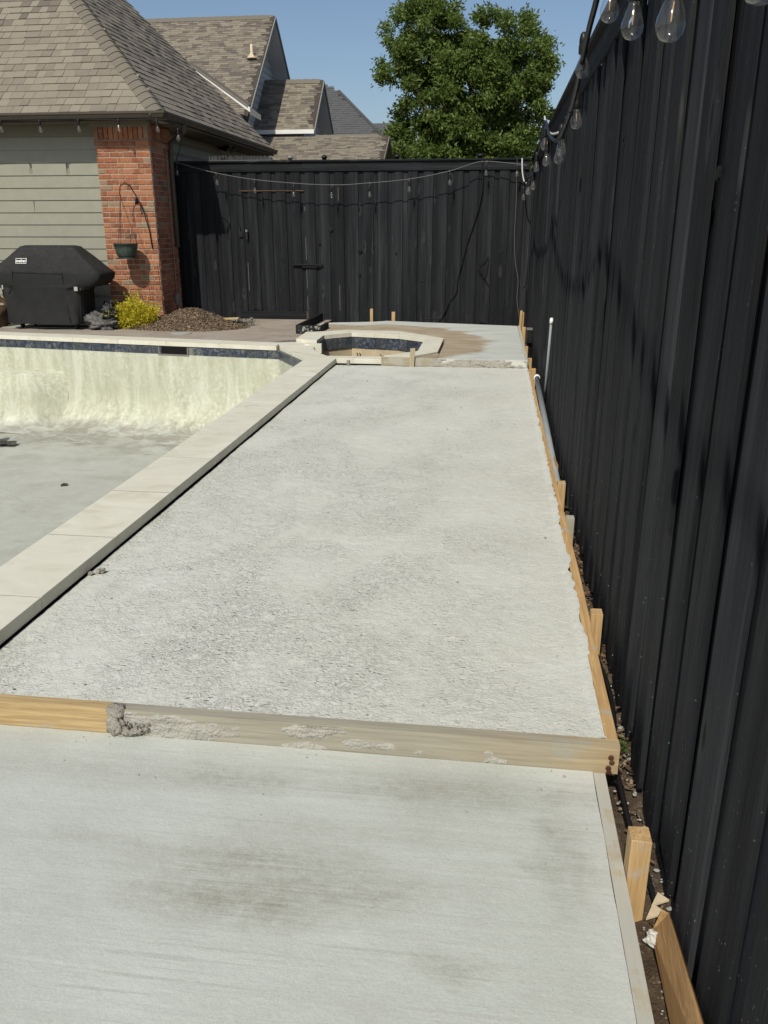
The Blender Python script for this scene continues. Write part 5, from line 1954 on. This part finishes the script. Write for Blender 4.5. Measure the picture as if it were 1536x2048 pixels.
# ------------------------------------------------------------------ hanging basket and wire trellis
hb = thing('hanging_basket', 'empty dark green hanging basket on a curved black wall bracket', 'planter', (-5.5, 12.42, 1.1))
br = MB()
pts = []
for a in np.linspace(0, PI, 14):
    pts.append((-5.36 - .105 + .105 * math.cos(a), 12.50 - .0 * a, 1.98 + .14 * math.sin(a)))
pts = [(-5.22, 12.675, 1.2), (-5.24, 12.67, 1.45), (-5.29, 12.62, 1.75)] + [(-5.355, 12.56, 1.94), (-5.41, 12.5, 2.08), (-5.47, 12.45, 2.125), (-5.53, 12.42, 2.07), (-5.545, 12.42, 1.97), (-5.535, 12.42, 1.93)]
P = [Vector(p) for p in pts]
br.tube(P, .009, 6)
br.box((-5.37, 12.60, 1.87), (.02, .09, .09))
br.build('bracket', 'black_iron', hb, True)
bx_, by_, bz_ = -5.53, 12.42, 1.07
q = MB().lathe([(.115, 0), (.14, .03), (.165, .13), (.175, .19), (.185, .192), (.185, .205), (.168, .205), (.158, .13), (.13, .03), (.02, .02)], (bx_, by_, bz_), 22)
q.build('pot', 'basket_green', hb, True)
q = MB().lathe([(.15, 0), (.155, .012), (.1, .014)], (bx_, by_, bz_ - .012), 20)
q.build('saucer', 'basket_green', hb, True)
q = MB()
for a in (.3, 2.4, 4.5):
    e = Vector((bx_ + .17 * math.cos(a), by_ + .17 * math.sin(a), bz_ + .2))
    s0 = Vector((-5.54, 12.42, 1.93))
    for i in range(30):
        p = s0.lerp(e, i / 30)
        p2 = s0.lerp(e, (i + .85) / 30)
        off = Vector((.005, 0, 0)) if i % 2 else Vector((0, .005, 0))
        q.tube([p + off, p2 + off], .0025, 4)
        q.tube([p - off, p2 - off], .0025, 4)
q.build('chain', 'black_iron', hb)

trl = thing('wire_trellis', 'thin rusty wire garden ornament with star and leaf shapes against the brick', 'garden ornament', (-5.3, 12.6, .1))
q = MB()
for (x, top) in ((-5.12, .95), (-5.30, .78), (-5.46, .6)):
    q.tube([(x + .03, 12.60, .12), (x, 12.62, top * .6), (x - .02, 12.63, top)], .004, 4)
def star(mb, c, r_, rot=0):
    pts = []
    for i in range(11):
        a = rot + PI * i / 5
        rr = r_ if i % 2 == 0 else r_ * .42
        pts.append((c[0] + rr * math.sin(a), c[1], c[2] + rr * math.cos(a)))
    mb.tube(pts, .003, 4)
star(q, (-5.30, 12.61, .84), .10, .1)
star(q, (-5.14, 12.61, .90), .09, .4)
star(q, (-5.17, 12.60, .62), .09, .2)
for (x, z, r_) in ((-5.55, .55, .07), (-5.62, .8, .05), (-5.42, .52, .05), (-5.34, .48, .04), (-5.05, .72, .05), (-5.22, .46, .05)):
    q.tube([(x + r_ * math.cos(a), 12.62, z + r_ * .8 * math.sin(a)) for a in np.linspace(0, 5.4, 14)], .0028, 4)
q.build('wirework', 'rust_steel', trl)

# ------------------------------------------------------------------ covered grill
gx0, gx1 = -7.30, -6.08
grl = thing('covered_grill', 'large gas grill under a fitted black fabric cover on the patio', 'grill', (-6.7, 12.15, .05))
cv = MB()
# outline levels: (z, xmin, xmax, ymin, ymax)
lv = [(.13, -7.27, -6.10, 11.86, 12.42), (.30, -7.275, -6.09, 11.865, 12.42), (.50, -7.28, -6.085, 11.87, 12.42), (.60, -7.29, -6.08, 11.872, 12.42), (.645, -7.33, -6.06, 11.872, 12.44), (.665, -7.40, -5.93, 11.87, 12.46), (.70, -7.49, -5.82, 11.87, 12.48),
      (.78, -7.54, -5.745, 11.868, 12.50), (.86, -7.53, -5.735, 11.872, 12.50), (.905, -7.47, -5.80, 11.885, 12.48), (1.08, -7.22, -6.00, 11.955, 12.42), (1.19, -7.085, -6.125, 12.01, 12.36), (1.235, -7.03, -6.17, 12.05, 12.32), (1.25, -6.97, -6.24, 12.10, 12.28)]
NU = 84
P = []
for li, (z, x0, x1, y0, y1) in enumerate(lv):
    row = []
    hx, hy = (x1 - x0) / 2, (y1 - y0) / 2
    mx, my = (x0 + x1) / 2, (y0 + y1) / 2
    for j in range(NU + 1):
        a = 2 * PI * (j % NU) / NU
        ca, sa_ = math.cos(a), math.sin(a)
        e = .22
        px_ = math.copysign(abs(ca) ** e, ca)
        py_ = math.copysign(abs(sa_) ** e, sa_)
        sag = 1 - min(1, abs(z - .75) / .6)
        fold = 0
        if z < .7:
            fold = .045 * mnoise.noise((px_ * 3.2 + z * 1.6, py_ * 3, .6)) * (1.1 - z) + .030 * mnoise.noise((px_ * 7 + z * 3.2, py_ * 8, 2)) * (.85 - z)
        else:
            fold = .008 * mnoise.noise((px_ * 4, py_ * 4, z * 6))
        row.append((mx + px_ * (hx + fold), my + py_ * (hy + fold * 1.6), z + (.012 * mnoise.noise((px_ * 5, py_ * 5, 0)) if li == 0 else 0)))
    P.append(row)
cv.grid(P)
tp = P[-1][:-1]
cv.add(tp, [tuple(range(len(tp)))])
cvo = cv.build('cover', 'cover_fabric', grl, True)
sm_ = MB()
sm_.tube([(-6.22, 12.06, 1.23), (-6.30, 11.965, 1.06), (-6.31, 11.90, .93), (-6.31, 11.85, .84), (-6.30, 11.872, .66), (-6.28, 11.862, .4), (-6.26, 11.858, .16)], .005, 5)
sm_.tube([(-7.10, 11.862, .875), (-6.31, 11.852, .865)], .003, 5)
sm_.tube([(-7.10, 11.905, .935), (-7.08, 11.86, .86), (-7.12, 11.872, .70), (-7.2, 11.872, .55)], .004, 5)
sm_.build('seam', 'black_plastic', grl, True)
st_ = MB()
st_.box((-6.02, 11.95, .645), (.012, .30, .03), Matrix.Rotation(R(0), 3, 'Z'))
st_.build('strap', 'cloth_dark', grl)
MB().cbox((-6.12, 11.868, .645), (.055, .012, .06), 1, .006).build('buckle', 'lid_grey', grl)
MB().cbox((-7.272, 11.868, .66), (.022, .012, .06), 1, .004).build('buckle', 'lid_grey', grl)
for x in (-7.1, -6.22):
    for y in (11.98, 12.34):
        q = MB()
        b = len(q.v)
        q.lathe([(.015, -.018), (.04, -.016), (.042, 0), (.04, .016), (.015, .018)], (0, 0, 0), 12)
        q.v = [(x + v_[2], y + v_[0], .098 + v_[1]) for v_ in q.v]
        q.build('wheel', 'black_plastic', grl, True)
MB().box((-6.68, 12.15, .15), (1.0, .42, .03)).build('chassis', 'black_iron', grl)
def text_mesh(s_, size):
    cu = bpy.data.curves.new('lettering', 'FONT')
    cu.body = s_
    cu.size = size
    cu.extrude = .0008
    cu.offset = .0012
    cu.align_x = 'CENTER'
    cu.align_y = 'CENTER'
    ob = bpy.data.objects.new('lettering', cu)
    COL.objects.link(ob)
    dg = bpy.context.evaluated_depsgraph_get()
    me_ = bpy.data.meshes.new_from_object(ob.evaluated_get(dg))
    bpy.data.objects.remove(ob)
    me_.materials.clear()
    me_.materials.append(M['print_white'])
    return me_
# sewn patch on the sloping upper front of the cover
pa, pb = Vector((-6.98, 11.935, 1.005)), Vector((-6.98, 11.985, 1.115))
vv = (Vector((0, 11.955, 1.08)) - Vector((0, 11.885, .905))).normalized()
uu = Vector((1, 0, 0))
nn = uu.cross(vv)
Rp = Matrix((uu, vv, nn)).transposed()
pc = Vector((-6.955, 11.935, 1.03))
pm = MB()
for (dx, dy, sx_, sy_) in ((0, .036, .165, .006), (0, -.036, .165, .006), (-.082, 0, .006, .078), (.082, 0, .006, .078)):
    pm.box((dx, dy, 0), (sx_, sy_, .003))
pt_ = put('logo_patch', pm.mesh('logo_patch', 'print_white'), grl, pc + nn * .010, Rp.to_euler())
c = bpy.data.objects.new('lettering', text_mesh('weber', .062))
COL.objects.link(c)
c.parent = pt_

# wooden stack at the left edge of the picture
wr = thing('wooden_cart', 'dark wooden cart with crossed slats half hidden left of the covered grill', 'cart', (-7.6, 12.3, .05))
for (a_, b_, w_) in (((-8.2, 12.2, .75), (-7.48, 12.2, .75), .07), ((-8.2, 12.22, .1), (-7.48, 12.22, .1), .07), ((-7.75, 12.16, .68), (-7.40, 12.18, .36), .06), ((-7.47, 12.22, .08), (-7.47, 12.22, .78), .06), ((-8.2, 12.2, .42), (-7.46, 12.2, .42), .05)):
    a_, b_ = Vector(a_), Vector(b_)
    MB().tube([a_, b_], w_ / 2, 4).build('slat', 'brown_wood_dark', wr)
q = MB().lathe([(.16, 0), (.2, .2), (.21, .3), (.19, .3), (.15, .02)], (-7.62, 12.12, .06), 18)
q.build('tub', 'brown_wood_dark', wr, True)

# things left in the pool
q = MB()
blob(q, (-6.52, 9.72, -1.02), .10, .15, .20, 6, .25, 24, 16, 1.4)
solo(q, 'cement_sack', 'cement_pale', 'pale rounded cement sack standing on the pool floor at the left edge', 'sack', smooth=True)
q = MB()
blob(q, (-6.35, 9.75, -1.165), .22, .09, .03, 9, .7, 26, 14, 2.2)
solo(q, 'rag', 'cloth_dark', 'flat dark rag lying on the pool floor beside the cement sack', 'cloth')
q = MB().box((-4.62, 8.15, -1.18), (.05, .03, .02), Matrix.Rotation(.5, 3, 'Z'))
blob(q, (-4.60, 8.16, -1.17), .03, .02, .01, 3, .5, 8, 6)
solo(q, 'debris_chip', 'cloth_dark', 'small dark chip lying on the middle of the pool floor', 'debris')
